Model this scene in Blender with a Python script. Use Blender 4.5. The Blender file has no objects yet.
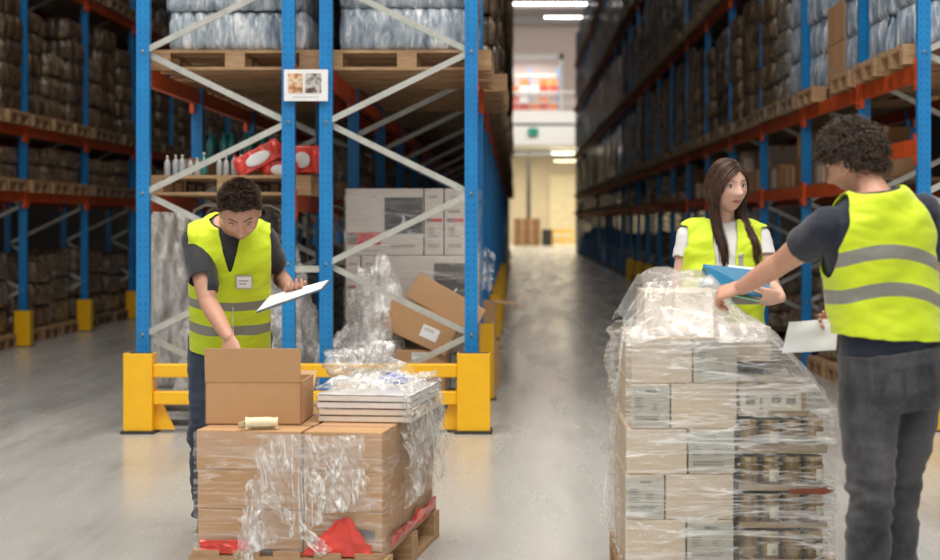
import bpy, math, random
from mathutils import Vector, Matrix, noise, Euler
PI = math.pi
scn = bpy.context.scene
COL = scn.collection
V = Vector
FPX = 1700.0; VX = 515.0; VY = 222.0; CH = 1.45
def P(px, py, y):            # a pixel of the 940x560 photograph at distance y, as a point of the place
    return V(((px-VX)*y/FPX, y, CH-(py-VY)*y/FPX))
def rng(s): return random.Random(s)

# ---------------------------------------------------------------- materials
def mat(name): 
    m = bpy.data.materials.new(name); m.use_nodes = True
    nt = m.node_tree; nt.nodes.clear()
    out = nt.nodes.new('ShaderNodeOutputMaterial')
    return m, nt, out
def principled(nt, out, col=(.8,.8,.8), rough=.5, metal=0, spec=.5, coat=0, sheen=0):
    b = nt.nodes.new('ShaderNodeBsdfPrincipled')
    b.inputs['Base Color'].default_value = (*col,1); b.inputs['Roughness'].default_value = rough
    b.inputs['Metallic'].default_value = metal; b.inputs['Specular IOR Level'].default_value = spec
    b.inputs['Coat Weight'].default_value = coat; b.inputs['Coat Roughness'].default_value = .15
    b.inputs['Sheen Weight'].default_value = sheen
    nt.links.new(b.outputs[0], out.inputs[0]); return b
def nd(nt, typ, **kw):
    n = nt.nodes.new(typ)
    for k, v in kw.items():
        if k in n.inputs: n.inputs[k].default_value = v
        else: setattr(n, k, v)
    return n
def coords(nt, scale=(1,1,1), kind='Object', rnd=True, rot=(0,0,0)):
    tc = nd(nt, 'ShaderNodeTexCoord'); mp = nd(nt, 'ShaderNodeMapping')
    mp.inputs['Scale'].default_value = scale; mp.inputs['Rotation'].default_value = rot
    nt.links.new(tc.outputs[kind], mp.inputs['Vector'])
    if rnd:
        oi = nd(nt, 'ShaderNodeObjectInfo'); mu = nd(nt, 'ShaderNodeMath', operation='MULTIPLY'); mu.inputs[1].default_value = 37.0
        nt.links.new(oi.outputs['Random'], mu.inputs[0]); nt.links.new(mu.outputs[0], mp.inputs['Location'])
    return mp.outputs[0]
def noise_tex(nt, vec, scale, detail=3, rough=.5, dist=0):
    n = nd(nt, 'ShaderNodeTexNoise', Scale=scale, Detail=detail, Roughness=rough, Distortion=dist)
    nt.links.new(vec, n.inputs['Vector']); return n.outputs['Fac']
def ramp(nt, fac, stops):
    r = nd(nt, 'ShaderNodeValToRGB'); e = r.color_ramp.elements
    while len(e) < len(stops): e.new(.5)
    for i, (p, c) in enumerate(stops):
        e[i].position = p; e[i].color = (*c,1) if len(c) == 3 else c
    nt.links.new(fac, r.inputs[0]); return r.outputs[0]
def bump(nt, b, h, strength=.3, dist=.01):
    n = nd(nt, 'ShaderNodeBump', Strength=strength, Distance=dist)
    nt.links.new(h, n.inputs['Height']); nt.links.new(n.outputs[0], b.inputs['Normal'])
def simple(name, col, rough=.5, metal=0, var=.12, nscale=6, bmp=0, bscale=60, spec=.5, coat=0, sheen=0, stretch=(1,1,1), objvar=0):
    m, nt, out = mat(name); b = principled(nt, out, col, rough, metal, spec, coat, sheen)
    v = coords(nt, stretch)
    if var:
        f = noise_tex(nt, v, nscale, 4, .6)
        c = ramp(nt, f, [(.3, tuple(x*(1-var) for x in col)), (.7, tuple(min(1, x*(1+var)) for x in col))])
        if objvar:
            oi = nd(nt, 'ShaderNodeObjectInfo'); mr = nd(nt, 'ShaderNodeMapRange'); mr.inputs[3].default_value = 1-objvar; mr.inputs[4].default_value = 1+objvar
            nt.links.new(oi.outputs['Random'], mr.inputs[0])
            vm = nd(nt, 'ShaderNodeVectorMath', operation='SCALE'); nt.links.new(c, vm.inputs[0]); nt.links.new(mr.outputs[0], vm.inputs['Scale'])
            c = vm.outputs[0]
        nt.links.new(c, b.inputs['Base Color'])
    if bmp: bump(nt, b, noise_tex(nt, v, bscale, 3), bmp, .004)
    return m
M = {}
def upright_mat():           # blue paint with the punched slots of rack uprights
    m, nt, out = mat('blue_rack_paint'); b = principled(nt, out, (.004,.21,.56), .38)
    tc = nd(nt, 'ShaderNodeTexCoord'); sp = nd(nt, 'ShaderNodeSeparateXYZ'); nt.links.new(tc.outputs['Object'], sp.inputs[0])
    def mth(op, a, bb=None):
        n = nd(nt, 'ShaderNodeMath', operation=op)
        for i, q in enumerate((a, bb)):
            if q is None: continue
            if isinstance(q, (int, float)): n.inputs[i].default_value = q
            else: nt.links.new(q, n.inputs[i])
        return n.outputs[0]
    fz = mth('FRACT', mth('MULTIPLY', sp.outputs[2], 20.0))
    hz = mth('MULTIPLY', mth('GREATER_THAN', fz, .3), mth('LESS_THAN', fz, .62))
    ax = mth('ABSOLUTE', sp.outputs[0])
    hx = mth('MULTIPLY', mth('GREATER_THAN', ax, .017), mth('LESS_THAN', ax, .027))
    mk = mth('MULTIPLY', hz, hx)
    n = noise_tex(nt, coords(nt), 3, 4)
    base = ramp(nt, n, [(.3,(.003,.18,.5)),(.7,(.006,.25,.62))])
    mk = mth('MULTIPLY', mk, .55); mx = nd(nt, 'ShaderNodeMix', data_type='RGBA'); nt.links.new(mk, mx.inputs[0]); nt.links.new(base, mx.inputs[6]); mx.inputs[7].default_value = (.003,.05,.12,1)
    nt.links.new(mx.outputs[2], b.inputs['Base Color'])
    return m
M['blue'] = upright_mat()
M['orange'] = simple('orange_beam_paint', (.62,.085,.012), .42, var=.2, nscale=4)
M['yellow'] = simple('yellow_guard_paint', (.95,.51,.004), .38, var=.07, nscale=5, coat=.2)
M['zinc'] = simple('galvanised_steel', (.52,.52,.47), .38, .35, var=.12, nscale=14)
M['dark'] = simple('dark_steel', (.03,.03,.032), .5)
def wood_mat(name, a, b2):
    m, nt, out = mat(name); b = principled(nt, out, a, .75)
    v = coords(nt, (3,3,22)); f = noise_tex(nt, v, 2.2, 5, .6, .4)
    nt.links.new(ramp(nt, f, [(.25,a),(.75,b2)]), b.inputs['Base Color']); bump(nt, b, f, .25, .003); return m
M['wood'] = wood_mat('pallet_pine', (.30,.175,.085), (.54,.35,.19))
M['wood_old'] = wood_mat('weathered_pallet_wood', (.16,.11,.065), (.33,.24,.15))
def card_mat(name, col, var=.08, rough=.8):
    m, nt, out = mat(name); b = principled(nt, out, col, rough, spec=.25)
    v = coords(nt); f = noise_tex(nt, v, 3.5, 5, .6)
    g = noise_tex(nt, coords(nt, (60,60,2)), 3, 2)
    mx = nd(nt, 'ShaderNodeMath', operation='MULTIPLY_ADD'); mx.inputs[1].default_value = .35; nt.links.new(g, mx.inputs[0]); nt.links.new(f, mx.inputs[2])
    nt.links.new(ramp(nt, mx.outputs[0], [(.4, tuple(c*(1-var) for c in col)), (.95, tuple(min(1,c*(1+var)) for c in col))]), b.inputs['Base Color'])
    bump(nt, b, g, .12, .002); return m
M['card'] = card_mat('brown_cardboard', (.52,.31,.16))
M['card_in'] = card_mat('cardboard_inside', (.60,.38,.21))
M['card_pale'] = card_mat('pale_cardboard', (.64,.53,.41))
M['card_dark'] = card_mat('dark_cardboard', (.26,.14,.065), .2)
M['card_white'] = card_mat('white_printed_cardboard', (.66,.60,.55), .04)
M['paper'] = simple('white_paper', (.86,.87,.88), .6, var=.03)
M['paper_cream'] = simple('cream_paper', (.82,.72,.47), .6, var=.06, nscale=12)
M['white_poly'] = simple('white_polythene', (.80,.78,.76), .35, var=.08, nscale=10, bmp=.3, bscale=25, coat=.3)
M['red_plastic'] = simple('red_plastic_film', (.75,.055,.035), .3, var=.25, nscale=10, bmp=.5, bscale=30, coat=.4)
M['red_print'] = simple('red_print', (.62,.02,.02), .45, var=.1)
M['ink'] = simple('grey_ink', (.17,.16,.15), .6, var=.1)
M['ink_soft'] = simple('soft_grey_ink', (.36,.33,.29), .7, var=.1)
M['label_grey'] = simple('grey_green_print', (.45,.44,.37), .7, var=.05)
M['dark_print'] = simple('dark_photo_print', (.055,.05,.05), .4, var=.5, nscale=9)
M['steel_bar'] = simple('grey_steel_bar', (.26,.28,.30), .35, .5)
M['tape'] = simple('brown_parcel_tape', (.47,.29,.15), .25, var=.05, coat=.3)

def film_mat(name, base=.1, gain=.8, sc=(3,3,3), s1=4, s2=11, w1=.022, w2=.03, col=(.93,.93,.92), bst=.7, bsc=14, rot=(0,0,0), cloud=.12):
    """thin clear stretch film: see-through, with crease highlights painted in as pale lines"""
    m, nt, out = mat(name)
    tr = nd(nt, 'ShaderNodeBsdfTransparent'); tr.inputs[0].default_value = (.97,.97,.965,1)
    b = nd(nt, 'ShaderNodeBsdfPrincipled'); b.inputs['Base Color'].default_value = (*col,1)
    b.inputs['Roughness'].default_value = .2; b.inputs['Specular IOR Level'].default_value = .9
    b.inputs['Coat Weight'].default_value = .6; b.inputs['Coat Roughness'].default_value = .06
    v = coords(nt, sc, rot=rot)
    def mth(op, x, y=None):
        n = nd(nt, 'ShaderNodeMath', operation=op)
        for i, q in enumerate((x, y)):
            if q is None: continue
            if isinstance(q, (int, float)): n.inputs[i].default_value = q
            else: nt.links.new(q, n.inputs[i])
        return n.outputs[0]
    def line(scale, w, det, dist):
        d = mth('ABSOLUTE', mth('SUBTRACT', noise_tex(nt, v, scale, det, .6, dist), .5))
        mr = nd(nt, 'ShaderNodeMapRange'); mr.inputs[1].default_value = 0; mr.inputs[2].default_value = w; mr.inputs[3].default_value = 1; mr.inputs[4].default_value = 0
        nt.links.new(d, mr.inputs[0]); return mr.outputs[0]
    cl = mth('MULTIPLY', mth('MAXIMUM', mth('SUBTRACT', noise_tex(nt, v, s1*.7, 5, .6, .5), .45), 0), cloud*8)
    ln = mth('MAXIMUM', line(s1, w1, 4, .8), mth('MULTIPLY', line(s2, w2, 3, .5), .7))  # pale noise lines stand in for highlights along creases
    f = mth('MINIMUM', mth('ADD', mth('ADD', mth('MULTIPLY', ln, gain), cl), base), 1.0)
    mx = nd(nt, 'ShaderNodeMixShader'); nt.links.new(f, mx.inputs[0]); nt.links.new(tr.outputs[0], mx.inputs[1]); nt.links.new(b.outputs[0], mx.inputs[2])
    nt.links.new(mx.outputs[0], out.inputs[0])
    f2 = noise_tex(nt, v, bsc, 4, .6, .5)
    bp = nd(nt, 'ShaderNodeBump', Strength=bst, Distance=.02); nt.links.new(f2, bp.inputs['Height']); nt.links.new(bp.outputs[0], b.inputs['Normal'])
    return m
M['film_wrap'] = film_mat('stretch_film_tight', .04, .30, (.35,.35,4), 3, 7, .02, .02, rot=(.10,.04,0), cloud=.08)
M['film_white'] = film_mat('stretch_film_many_layers', .07, .5, (.4,.4,3.6), 3, 8, .03, .02, rot=(.12,-.14,0), cloud=.16)
M['film_loose'] = film_mat('stretch_film_loose', .09, .55, (1,1,.35), 4.5, 10, .022, .025, bst=.8, bsc=9, cloud=.22)
M['film_heap'] = film_mat('crumpled_clear_film', .24, .5, (1,1,1), 4, 9, .03, .03, bst=.9, bsc=9, col=(.92,.90,.89), cloud=.3)
M['film_milky'] = film_mat('milky_film_layers', .26, .35, (1,1,1), 3, 7, .02, .02, bst=.35, bsc=6, col=(.80,.79,.77), cloud=.14)
M['film_bag'] = film_mat('grey_film_shroud', .6, .4, (1,1,.4), 5, 12, .04, .04, bst=1, col=(.74,.72,.68), cloud=.2)

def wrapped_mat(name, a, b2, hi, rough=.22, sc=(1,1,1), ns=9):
    """goods seen through shrink wrap: dark body, crinkled shiny skin, glints painted in as pale streaks"""
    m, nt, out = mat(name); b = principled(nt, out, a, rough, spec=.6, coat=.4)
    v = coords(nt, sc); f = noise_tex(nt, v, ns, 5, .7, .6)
    nt.links.new(ramp(nt, f, [(.30,a),(.52,b2),(.68,hi)]), b.inputs['Base Color'])  # last stop paints glints of the wrap into the colour
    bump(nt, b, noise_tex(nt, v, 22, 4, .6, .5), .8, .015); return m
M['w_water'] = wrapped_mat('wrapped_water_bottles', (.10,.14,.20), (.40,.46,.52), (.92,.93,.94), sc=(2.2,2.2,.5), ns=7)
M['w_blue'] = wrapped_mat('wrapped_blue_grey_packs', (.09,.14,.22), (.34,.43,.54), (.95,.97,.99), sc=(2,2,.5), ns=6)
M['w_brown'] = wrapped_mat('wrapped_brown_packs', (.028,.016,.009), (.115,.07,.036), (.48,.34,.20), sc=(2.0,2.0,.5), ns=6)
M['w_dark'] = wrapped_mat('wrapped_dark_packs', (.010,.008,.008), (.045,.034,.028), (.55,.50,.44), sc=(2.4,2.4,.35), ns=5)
M['w_tan'] = wrapped_mat('wrapped_tan_packs', (.08,.052,.028), (.24,.165,.095), (.5,.42,.32))
M['w_grey'] = wrapped_mat('wrapped_grey_packs', (.06,.052,.045), (.20,.18,.155), (.55,.52,.47))
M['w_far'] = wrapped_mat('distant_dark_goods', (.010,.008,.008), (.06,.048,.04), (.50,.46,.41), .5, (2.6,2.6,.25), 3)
M['glass_green'] = simple('green_glass', (.02,.20,.19), .12, var=.1, coat=.5)
M['glass_clear'] = simple('pale_bottle_plastic', (.55,.60,.62), .15, var=.15, nscale=20, coat=.6)

# ---------------------------------------------------------------- mesh builder
class MB:
    def __init__(s): s.v = []; s.f = []; s.m = []
    def add(s, vs, fs, mi=0):
        o = len(s.v); s.v.extend([tuple(p) for p in vs]); s.f.extend([tuple(i+o for i in f) for f in fs]); s.m.extend([mi]*len(fs)); return s
    def box(s, c, size, mi=0, rot=None):
        hx, hy, hz = size[0]/2, size[1]/2, size[2]/2
        vs = [V((x,y,z)) for x in (-hx,hx) for y in (-hy,hy) for z in (-hz,hz)]
        if rot is not None: vs = [rot @ p for p in vs]
        c = V(c); vs = [p+c for p in vs]
        return s.add(vs, [(0,1,3,2),(4,6,7,5),(0,4,5,1),(2,3,7,6),(0,2,6,4),(1,5,7,3)], mi)
    def bb(s, x0, x1, y0, y1, z0, z1, mi=0): return s.box(((x0+x1)/2,(y0+y1)/2,(z0+z1)/2), (x1-x0,y1-y0,z1-z0), mi)
    def rings(s, rs, mi=0, cap=True, closed=True):
        n = len(rs[0]); o = len(s.v); 
        for r in rs: s.v.extend([tuple(p) for p in r])
        m = n if closed else n-1
        for i in range(len(rs)-1):
            for j in range(m):
                a = o+i*n+j; b = o+i*n+(j+1)%n
                s.f.append((a,b,b+n,a+n)); s.m.append(mi)
        if cap and closed:
            s.f.append(tuple(o+j for j in reversed(range(n)))); s.m.append(mi)
            s.f.append(tuple(o+(len(rs)-1)*n+j for j in range(n))); s.m.append(mi)
        return s
    def tube(s, pts, rad, n=10, mi=0, round_ends=False, flat=1.0):
        pts = [V(p) for p in pts]; k = len(pts)
        if not hasattr(rad, '__len__'): rad = [rad]*k
        if round_ends:
            d0 = (pts[0]-pts[1]).normalized(); d1 = (pts[-1]-pts[-2]).normalized(); r0, r1 = rad[0], rad[-1]
            P0 = [pts[0]+d0*r0*q for q in (.98,.8,.45)]; R0 = [r0*q for q in (.2,.6,.89)]
            P1 = [pts[-1]+d1*r1*q for q in (.45,.8,.98)]; R1 = [r1*q for q in (.89,.6,.2)]
            pts = P0+pts+P1; rad = R0+list(rad)+R1; k = len(pts)
        rs = []; ref = None
        for i in range(k):
            t = (pts[min(i+1,k-1)]-pts[max(i-1,0)]).normalized()
            if ref is None:
                ref = V((0,0,1)) if abs(t.z) < .9 else V((1,0,0))
            u = (ref-t*ref.dot(t))
            u = u.normalized() if u.length > 1e-6 else t.orthogonal().normalized()
            w = t.cross(u); ref = u
            rs.append([pts[i]+(u*math.cos(2*PI*j/n)+w*flat*math.sin(2*PI*j/n))*rad[i] for j in range(n)])
        return s.rings(rs, mi)
    def ell(s, c, ax, n=16, m=10, mi=0, rot=None):
        rs = []
        for i in range(m+1):
            a = -PI/2+PI*(i+.0)/m
            a = max(-PI/2+.02, min(PI/2-.02, a))
            ring = []
            for j in range(n):
                p = V((ax[0]*math.cos(a)*math.cos(2*PI*j/n), ax[1]*math.cos(a)*math.sin(2*PI*j/n), ax[2]*math.sin(a)))
                if rot is not None: p = rot @ p
                ring.append(p+V(c))
            rs.append(ring)
        return s.rings(rs, mi)
    def merge(s, o, M4=None, mi=None):
        vs = [M4 @ V(p) for p in o.v] if M4 is not None else o.v
        k = len(s.v); s.v.extend([tuple(p) for p in vs]); s.f.extend([tuple(i+k for i in f) for f in o.f]); s.m.extend(o.m if mi is None else [mi]*len(o.m)); return s
    def grid(s, fn, nu, nv, mi=0):
        o = len(s.v)
        for i in range(nu+1):
            for j in range(nv+1): s.v.append(tuple(fn(i/nu, j/nv)))
        for i in range(nu):
            for j in range(nv):
                a = o+i*(nv+1)+j; s.f.append((a,a+nv+1,a+nv+2,a+1)); s.m.append(mi)
        return s
    def mesh(s, name, mats, smooth=False):
        me = bpy.data.meshes.new(name); me.from_pydata(s.v, [], s.f)
        if not isinstance(mats, (list, tuple)): mats = [mats]
        for q in mats: me.materials.append(q)
        me.polygons.foreach_set('material_index', s.m)
        if smooth: me.polygons.foreach_set('use_smooth', [True]*len(s.f))
        me.update(); return me
    def build(s, name, mats, parent=None, smooth=False, loc=None, rot=None, bevel=0, solid=0, auto=None):
        o = bpy.data.objects.new(name, s.mesh(name, mats, smooth)); COL.objects.link(o)
        if parent is not None: o.parent = parent
        if loc is not None: o.location = loc
        if rot is not None: o.rotation_euler = rot
        if bevel:
            b = o.modifiers.new('bevel', 'BEVEL'); b.width = bevel; b.segments = 2; b.limit_method = 'ANGLE'
        if solid:
            b = o.modifiers.new('solid', 'SOLIDIFY'); b.thickness = solid; b.offset = 0
        return o
def tag(o, label=None, cat=None, group=None, kind=None):
    if label: o['label'] = label
    if cat: o['category'] = cat
    if group: o['group'] = group
    if kind: o['kind'] = kind
    return o
def empty(name, loc=(0,0,0), rz=0):
    o = bpy.data.objects.new(name, None); COL.objects.link(o); o.location = loc; o.rotation_euler = (0,0,rz); o.empty_display_size = .1
    return o
def kids(o): return [c for c in o.children]
def copy_tree(o, parent=None):
    c = o.copy(); COL.objects.link(c)
    for k in ('label','group'):
        if parent is None and k in c: del c[k]
    c.parent = parent
    for ch in kids(o): copy_tree(ch, c)
    return c
def struct(mb, name, mats, **kw):
    o = mb.build(name, mats, **kw); o['kind'] = 'structure'; return o
def fbm(p, sc=1.0, oct=4, off=0.0):
    q = V((p[0]*sc+off, p[1]*sc+off*1.7, p[2]*sc-off)); return noise.fractal(q, .9, 2.1, oct)
ORD = ['first','second','third','fourth','fifth','sixth','seventh','eighth','ninth','tenth','eleventh','twelfth']
# ---------------------------------------------------------------- camera, view
cam = bpy.data.cameras.new('camera'); co = bpy.data.objects.new('camera', cam); COL.objects.link(co)
co.location = (0,0,CH); co.rotation_euler = (PI/2,0,0)
cam.sensor_width = 36; cam.lens = FPX/940*36; cam.shift_x = -(VX-470)/940; cam.shift_y = -(280-VY)/940
cam.clip_end = 300; cam.dof.use_dof = True; cam.dof.focus_distance = 8.0; cam.dof.aperture_fstop = 2.4
scn.camera = co
scn.view_settings.view_transform = 'Standard'; scn.view_settings.look = 'None'; scn.view_settings.gamma = 1
scn.view_settings.use_curve_mapping = False; scn.view_settings.exposure = 0.15
try:
    scn.cycles.transparent_max_bounces = 24; scn.cycles.max_bounces = 8; scn.cycles.caustics_reflective = False; scn.cycles.caustics_refractive = False
    scn.cycles.sample_clamp_indirect = 4
except Exception: pass
w = bpy.data.worlds.new('daylight'); scn.world = w; w.use_nodes = True
bg = w.node_tree.nodes['Background']; bg.inputs[0].default_value = (.93,.96,1,1); bg.inputs[1].default_value = .75

# ---------------------------------------------------------------- room shell
def floor_mat():
    m, nt, out = mat('polished_concrete'); b = principled(nt, out, (.4,.39,.36), .2, spec=.6)
    v = coords(nt, rnd=False)
    big = noise_tex(nt, v, .35, 6, .62, .5); fine = noise_tex(nt, coords(nt, (2,.25,1), rnd=False), 1.3, 6, .7, .3)
    a = nd(nt, 'ShaderNodeMath', operation='ADD'); nt.links.new(big, a.inputs[0]); nt.links.new(fine, a.inputs[1])
    base = ramp(nt, a.outputs[0], [(.35+.4,(.37,.36,.335)),(.78+.4 if False else .99,(.47,.46,.43))])
    # scuffs
    sc = noise_tex(nt, coords(nt, (1,3.5,1), rnd=False), 2.2, 8, .75, 1.5)
    scm = ramp(nt, sc, [(.62,(0,0,0)),(.70,(1,1,1))])
    mx = nd(nt, 'ShaderNodeMix', data_type='RGBA', blend_type='MIX'); 
    k = nd(nt, 'ShaderNodeMath', operation='MULTIPLY'); k.inputs[1].default_value = .35; nt.links.new(scm, k.inputs[0])
    nt.links.new(k.outputs[0], mx.inputs[0]); nt.links.new(base, mx.inputs[6]); mx.inputs[7].default_value = (.30,.27,.23,1)
    # slab joints every 6 m
    sp = nd(nt, 'ShaderNodeSeparateXYZ'); nt.links.new(v, sp.inputs[0])
    nt.links.new(mx.outputs[2], b.inputs['Base Color'])
    rr = nd(nt, 'ShaderNodeMapRange'); rr.inputs[1].default_value = .3; rr.inputs[2].default_value = .7; rr.inputs[3].default_value = .17; rr.inputs[4].default_value = .34
    nt.links.new(fine, rr.inputs[0]); nt.links.new(rr.outputs[0], b.inputs['Roughness'])
    bump(nt, b, noise_tex(nt, v, 1.1, 3), .05, .02)
    return m
M['floor'] = floor_mat()
M['wall'] = simple('beige_wall_panels', (.62,.56,.44), .7, var=.06, nscale=1)
M['wall_dark'] = simple('grey_wall_panels', (.12,.115,.11), .8, var=.1)
M['ceil'] = simple('ceiling_sheet', (.42,.40,.39), .8, var=.06)
M['white_wall'] = simple('white_wall_paint', (.80,.80,.77), .6, var=.04)
M['pink_wall'] = simple('pale_pink_wall_paint', (.62,.52,.47), .7, var=.05)
X0, X1, Y0, Y1, HC = -13.0, 11.0, -8.0, 113.0, 14.0
struct(MB().add([(X0,Y0,0),(X1,Y0,0),(X1,Y1,0),(X0,Y1,0)], [(0,1,2,3)]).bb(X0,X1,Y0,Y1,-.3,-.02), 'floor', M['floor'])
mb = MB(); mb.bb(X0,X1,Y0,Y1,HC,HC+.2)
for i in range(16): mb.bb(X0,X1,Y0+8*i-.1,Y0+8*i+.1,HC-.45,HC)
struct(mb, 'ceiling', M['ceil'])
struct(MB().bb(X0-.2,X0,Y0,Y1,0,HC), 'wall_left', M['wall_dark'])
struct(MB().bb(X1,X1+.2,Y0,Y1,0,HC), 'wall_right', M['wall_dark'])
mb = MB(); mb.bb(X0,X1,Y1,Y1+.2,0,5.9)
for i in range(20): mb.bb(X0+1.25*i, X0+1.25*i+.05, Y1-.04, Y1, 0, 5.9)
mb.bb(X0,X1,Y1-.05,Y1,4.4,4.5)
struct(mb, 'wall_back', M['wall'])
# upper storey at the far end
struct(MB().bb(X0,X1,99,Y1,5.95,6.15).bb(X0,X1,98.9,99.05,5.95,7.05).bb(X0,X1,98.95,99.1,7.2,7.9), 'wall_gallery_front', M['white_wall'])
struct(MB().bb(X0,X1,99.0,99.1,7.05,7.2), 'trim_1', M['dark'])
struct(MB().bb(X0,X1,106,106.2,11.9,HC).bb(X0,-1.2,106,106.2,6.15,11.9).bb(3.0,X1,106,106.2,6.15,11.9), 'wall_gallery_back', M['pink_wall'])
struct(MB().bb(-1.2,3.0,105.9,106,11.55,11.9).bb(2.75,3.0,105.9,106,6.15,11.9).bb(-1.2,-1.0,105.9,106,6.15,11.9), 'trim_2', M['white_wall'])
struct(MB().bb(-1.2,3.0,109.5,109.6,6.15,11.9), 'wall_gallery_room', M['pink_wall'])
def lit(name, col, s):
    m, nt, out = mat(name); e = nd(nt, 'ShaderNodeEmission'); e.inputs[0].default_value = (*col,1); e.inputs[1].default_value = s
    nt.links.new(e.outputs[0], out.inputs[0]); return m
M['tube'] = lit('lit_lamp_tube', (1,.97,.9), 9); M['tube_warm'] = lit('lit_warm_lamp_tube', (1,.86,.6), 6)
# railing
rail = empty('gallery_railing', (1.0,99.1,7.9)); tag(rail, 'white metal railing along the edge of the upper gallery at the aisle end', 'railing')
mb = MB()
for i in range(61): mb.bb(-8+.27*i-.012, -8+.27*i+.012, -.02,.02, 0, 1.1)
mb.build('balusters', M['white_wall'], rail)
MB().bb(-8.2,8.4,-.03,.03,1.1,1.18).bb(-8.2,8.4,-.03,.03,.5,.55).build('handrail', M['white_wall'], rail)
# goods shelf of the upper storey with red boxes
sh = empty('display_shelf', (.9,107.6,6.15)); tag(sh, 'tall open shelf on the upper gallery holding rows of red and orange boxes', 'shelf')
for z in (.02,1.2,2.3,3.4,4.5): MB().bb(-1.9,1.9,-.4,.4,z,z+.06).build('shelf_board', M['white_wall'], sh)
for x in (-1.85,0,1.85): MB().bb(x-.04,x+.04,-.4,.4,0,5.0).build('shelf_post', M['blue'], sh)
M['redbox'] = simple('red_carton_print', (.70,.06,.03), .5, var=.3, nscale=2, objvar=.3)
M['orangebox'] = simple('orange_carton_print', (.80,.22,.05), .5, var=.3, nscale=2, objvar=.2)
r = rng(5); k = 0; proto = None
for z in (.08,1.26,2.36,3.46):
    for c in range(6):
        for hh in range(1 if r.random() < .35 else 2):
            x = .9-1.55+c*.62; me = MB().bb(-.27,.27,-.3,.3,0,.42).mesh('carton', M[r.choice(['redbox','redbox','orangebox','white_poly'])])
            o = bpy.data.objects.new('shop_carton', me); COL.objects.link(o); o.location = (x,107.6,6.15+z+hh*.44)
            tag(o, 'carton on the gallery shelf of red and orange boxes, far above the aisle end', 'box', 'cartons on the gallery shelf')
# lamps --------------------------------------------------------------
def area(name, loc, sx, sy, power, col=(1,.95,.88), rot=(0,0,0), spread=PI):
    l = bpy.data.lights.new(name, 'AREA'); l.shape = 'RECTANGLE'; l.size = sx; l.size_y = sy; l.energy = power; l.color = col; l.spread = spread
    o = bpy.data.objects.new(name, l); COL.objects.link(o); o.location = loc; o.rotation_euler = rot; return o
def lamp(loc, L, label, warm=False, group=None):
    t = empty('ceiling_lamp', loc); tag(t, label, 'lamp', group)
    MB().bb(-.12,.12,-L/2,L/2,.04,.12).build('lamp_housing', M['white_wall'], t)
    MB().bb(-.09,.09,-L/2+.03,L/2-.03,0,.04).build('lamp_tube', M['tube_warm' if warm else 'tube'], t)
    if not warm:
        for y in (-L/3, L/3): MB().tube([(0,y,.12),(0,y,HC-loc[2]-.02)], .012, 5).build('suspension_wire', M['dark'], t)
    return t
def lampx(loc, L, label, warm=False):
    t = lamp((0,0,loc[2]), L, label, warm); t.location = loc; t.rotation_euler = (0,0,PI/2); return t
lampx((1.9,71.5,10.6), 5.2, 'long lit strip lamp hanging across the aisle, highest and nearest one')
lampx((3.0,76,10.58), 3.4, 'lit strip lamp hanging across the aisle just below and beyond the highest')
lampx((3.2,104,5.6), 1.9, 'upper of two lit strip lamps under the gallery at the aisle end', True)
lampx((3.2,101,5.05), 1.8, 'lower of two lit strip lamps under the gallery at the aisle end', True)
area('skylight_front_left', (-4.5,3.0,13.6), 6, 7, 1050); area('skylight_front_right', (3.5,3.0,13.6), 6, 7, 1050)
area('fill_behind', (0,-5,13.0), 12, 4, 1500, rot=(-.5,0,0))  # added unseen panel behind the camera, meant to brighten upright faces
for i, y in enumerate((10.2,)): area('cross_aisle_lamps', (-1.0,y,12.6), 14, .8, 800)
for y in (22,36,50,64): area('aisle_lamps', (1.35,y,11.5), .4, 6, 75, (1,.92,.84))
for y in (20,34,50,66): area('left_aisle_lamps', (-4.2,y,11.5), .4, 6, 50, (1,.9,.8))
area('end_wall_fill', (1.5,88,13.2), 10, 6, 2600, (1,.93,.87), rot=(.75,0,0))  # added panel, tilted to brighten the far end wall
area('end_low_lamps', (2.0,105,5.8), 8, 6, 1500, (1,.86,.62))
area('gallery_lamps', (1.0,106.8,11.8), 4, 1.0, 300, (1,.95,.9))

# ---------------------------------------------------------------- pallet racks
def frame_mb(flip, H=10.0, dx=1.02):
    u = [MB().bb(-.045,.045,-.035,.035,0.01,H).bb(-.07,.07,-.06,.06,0,.012) for _ in (0,1)]
    zs = []; z = .16; side = 1 if not flip else 0
    pts = []
    while z < H-.2:
        pts.append((dx if side else 0, z)); side = 1-side; z += .497
    br = []
    for a, b in zip(pts, pts[1:]):
        m = MB(); p = V((a[0],0,a[1])); q = V((b[0],0,b[1])); d = q-p; L = d.length
        sgn = 1 if (b[0] > a[0]) else -1
        rot = Matrix.Rotation(-math.atan2(d.z, d.x), 3, 'Y'); yo = -.018 if sgn > 0 else .018
        m.box((p+q)/2+V((0,yo,0)), (L-.05,.02,.042), rot=rot)
        for e in (p, q): m.ell(e+V((0,-.038,0)), (.012,.010,.012), 8, 6)
        br.append(m)
    return u, br
def beam_mb(L, z, face):   # beam along +y from a frame; connector plates at each end on the aisle side
    b = MB().bb(-.028,.028,.04,L-.04,z-.115,z); c = []
    for y in (.045, L-.045):
        c.append(MB().bb(face*.03-.018,face*.03+.018+.0,y-.045,y+.045,z-.19,z+.035).bb(face*.052-.004,face*.052+.004,y-.012,y+.012,z-.15,z-.12))
    return b, c
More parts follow.
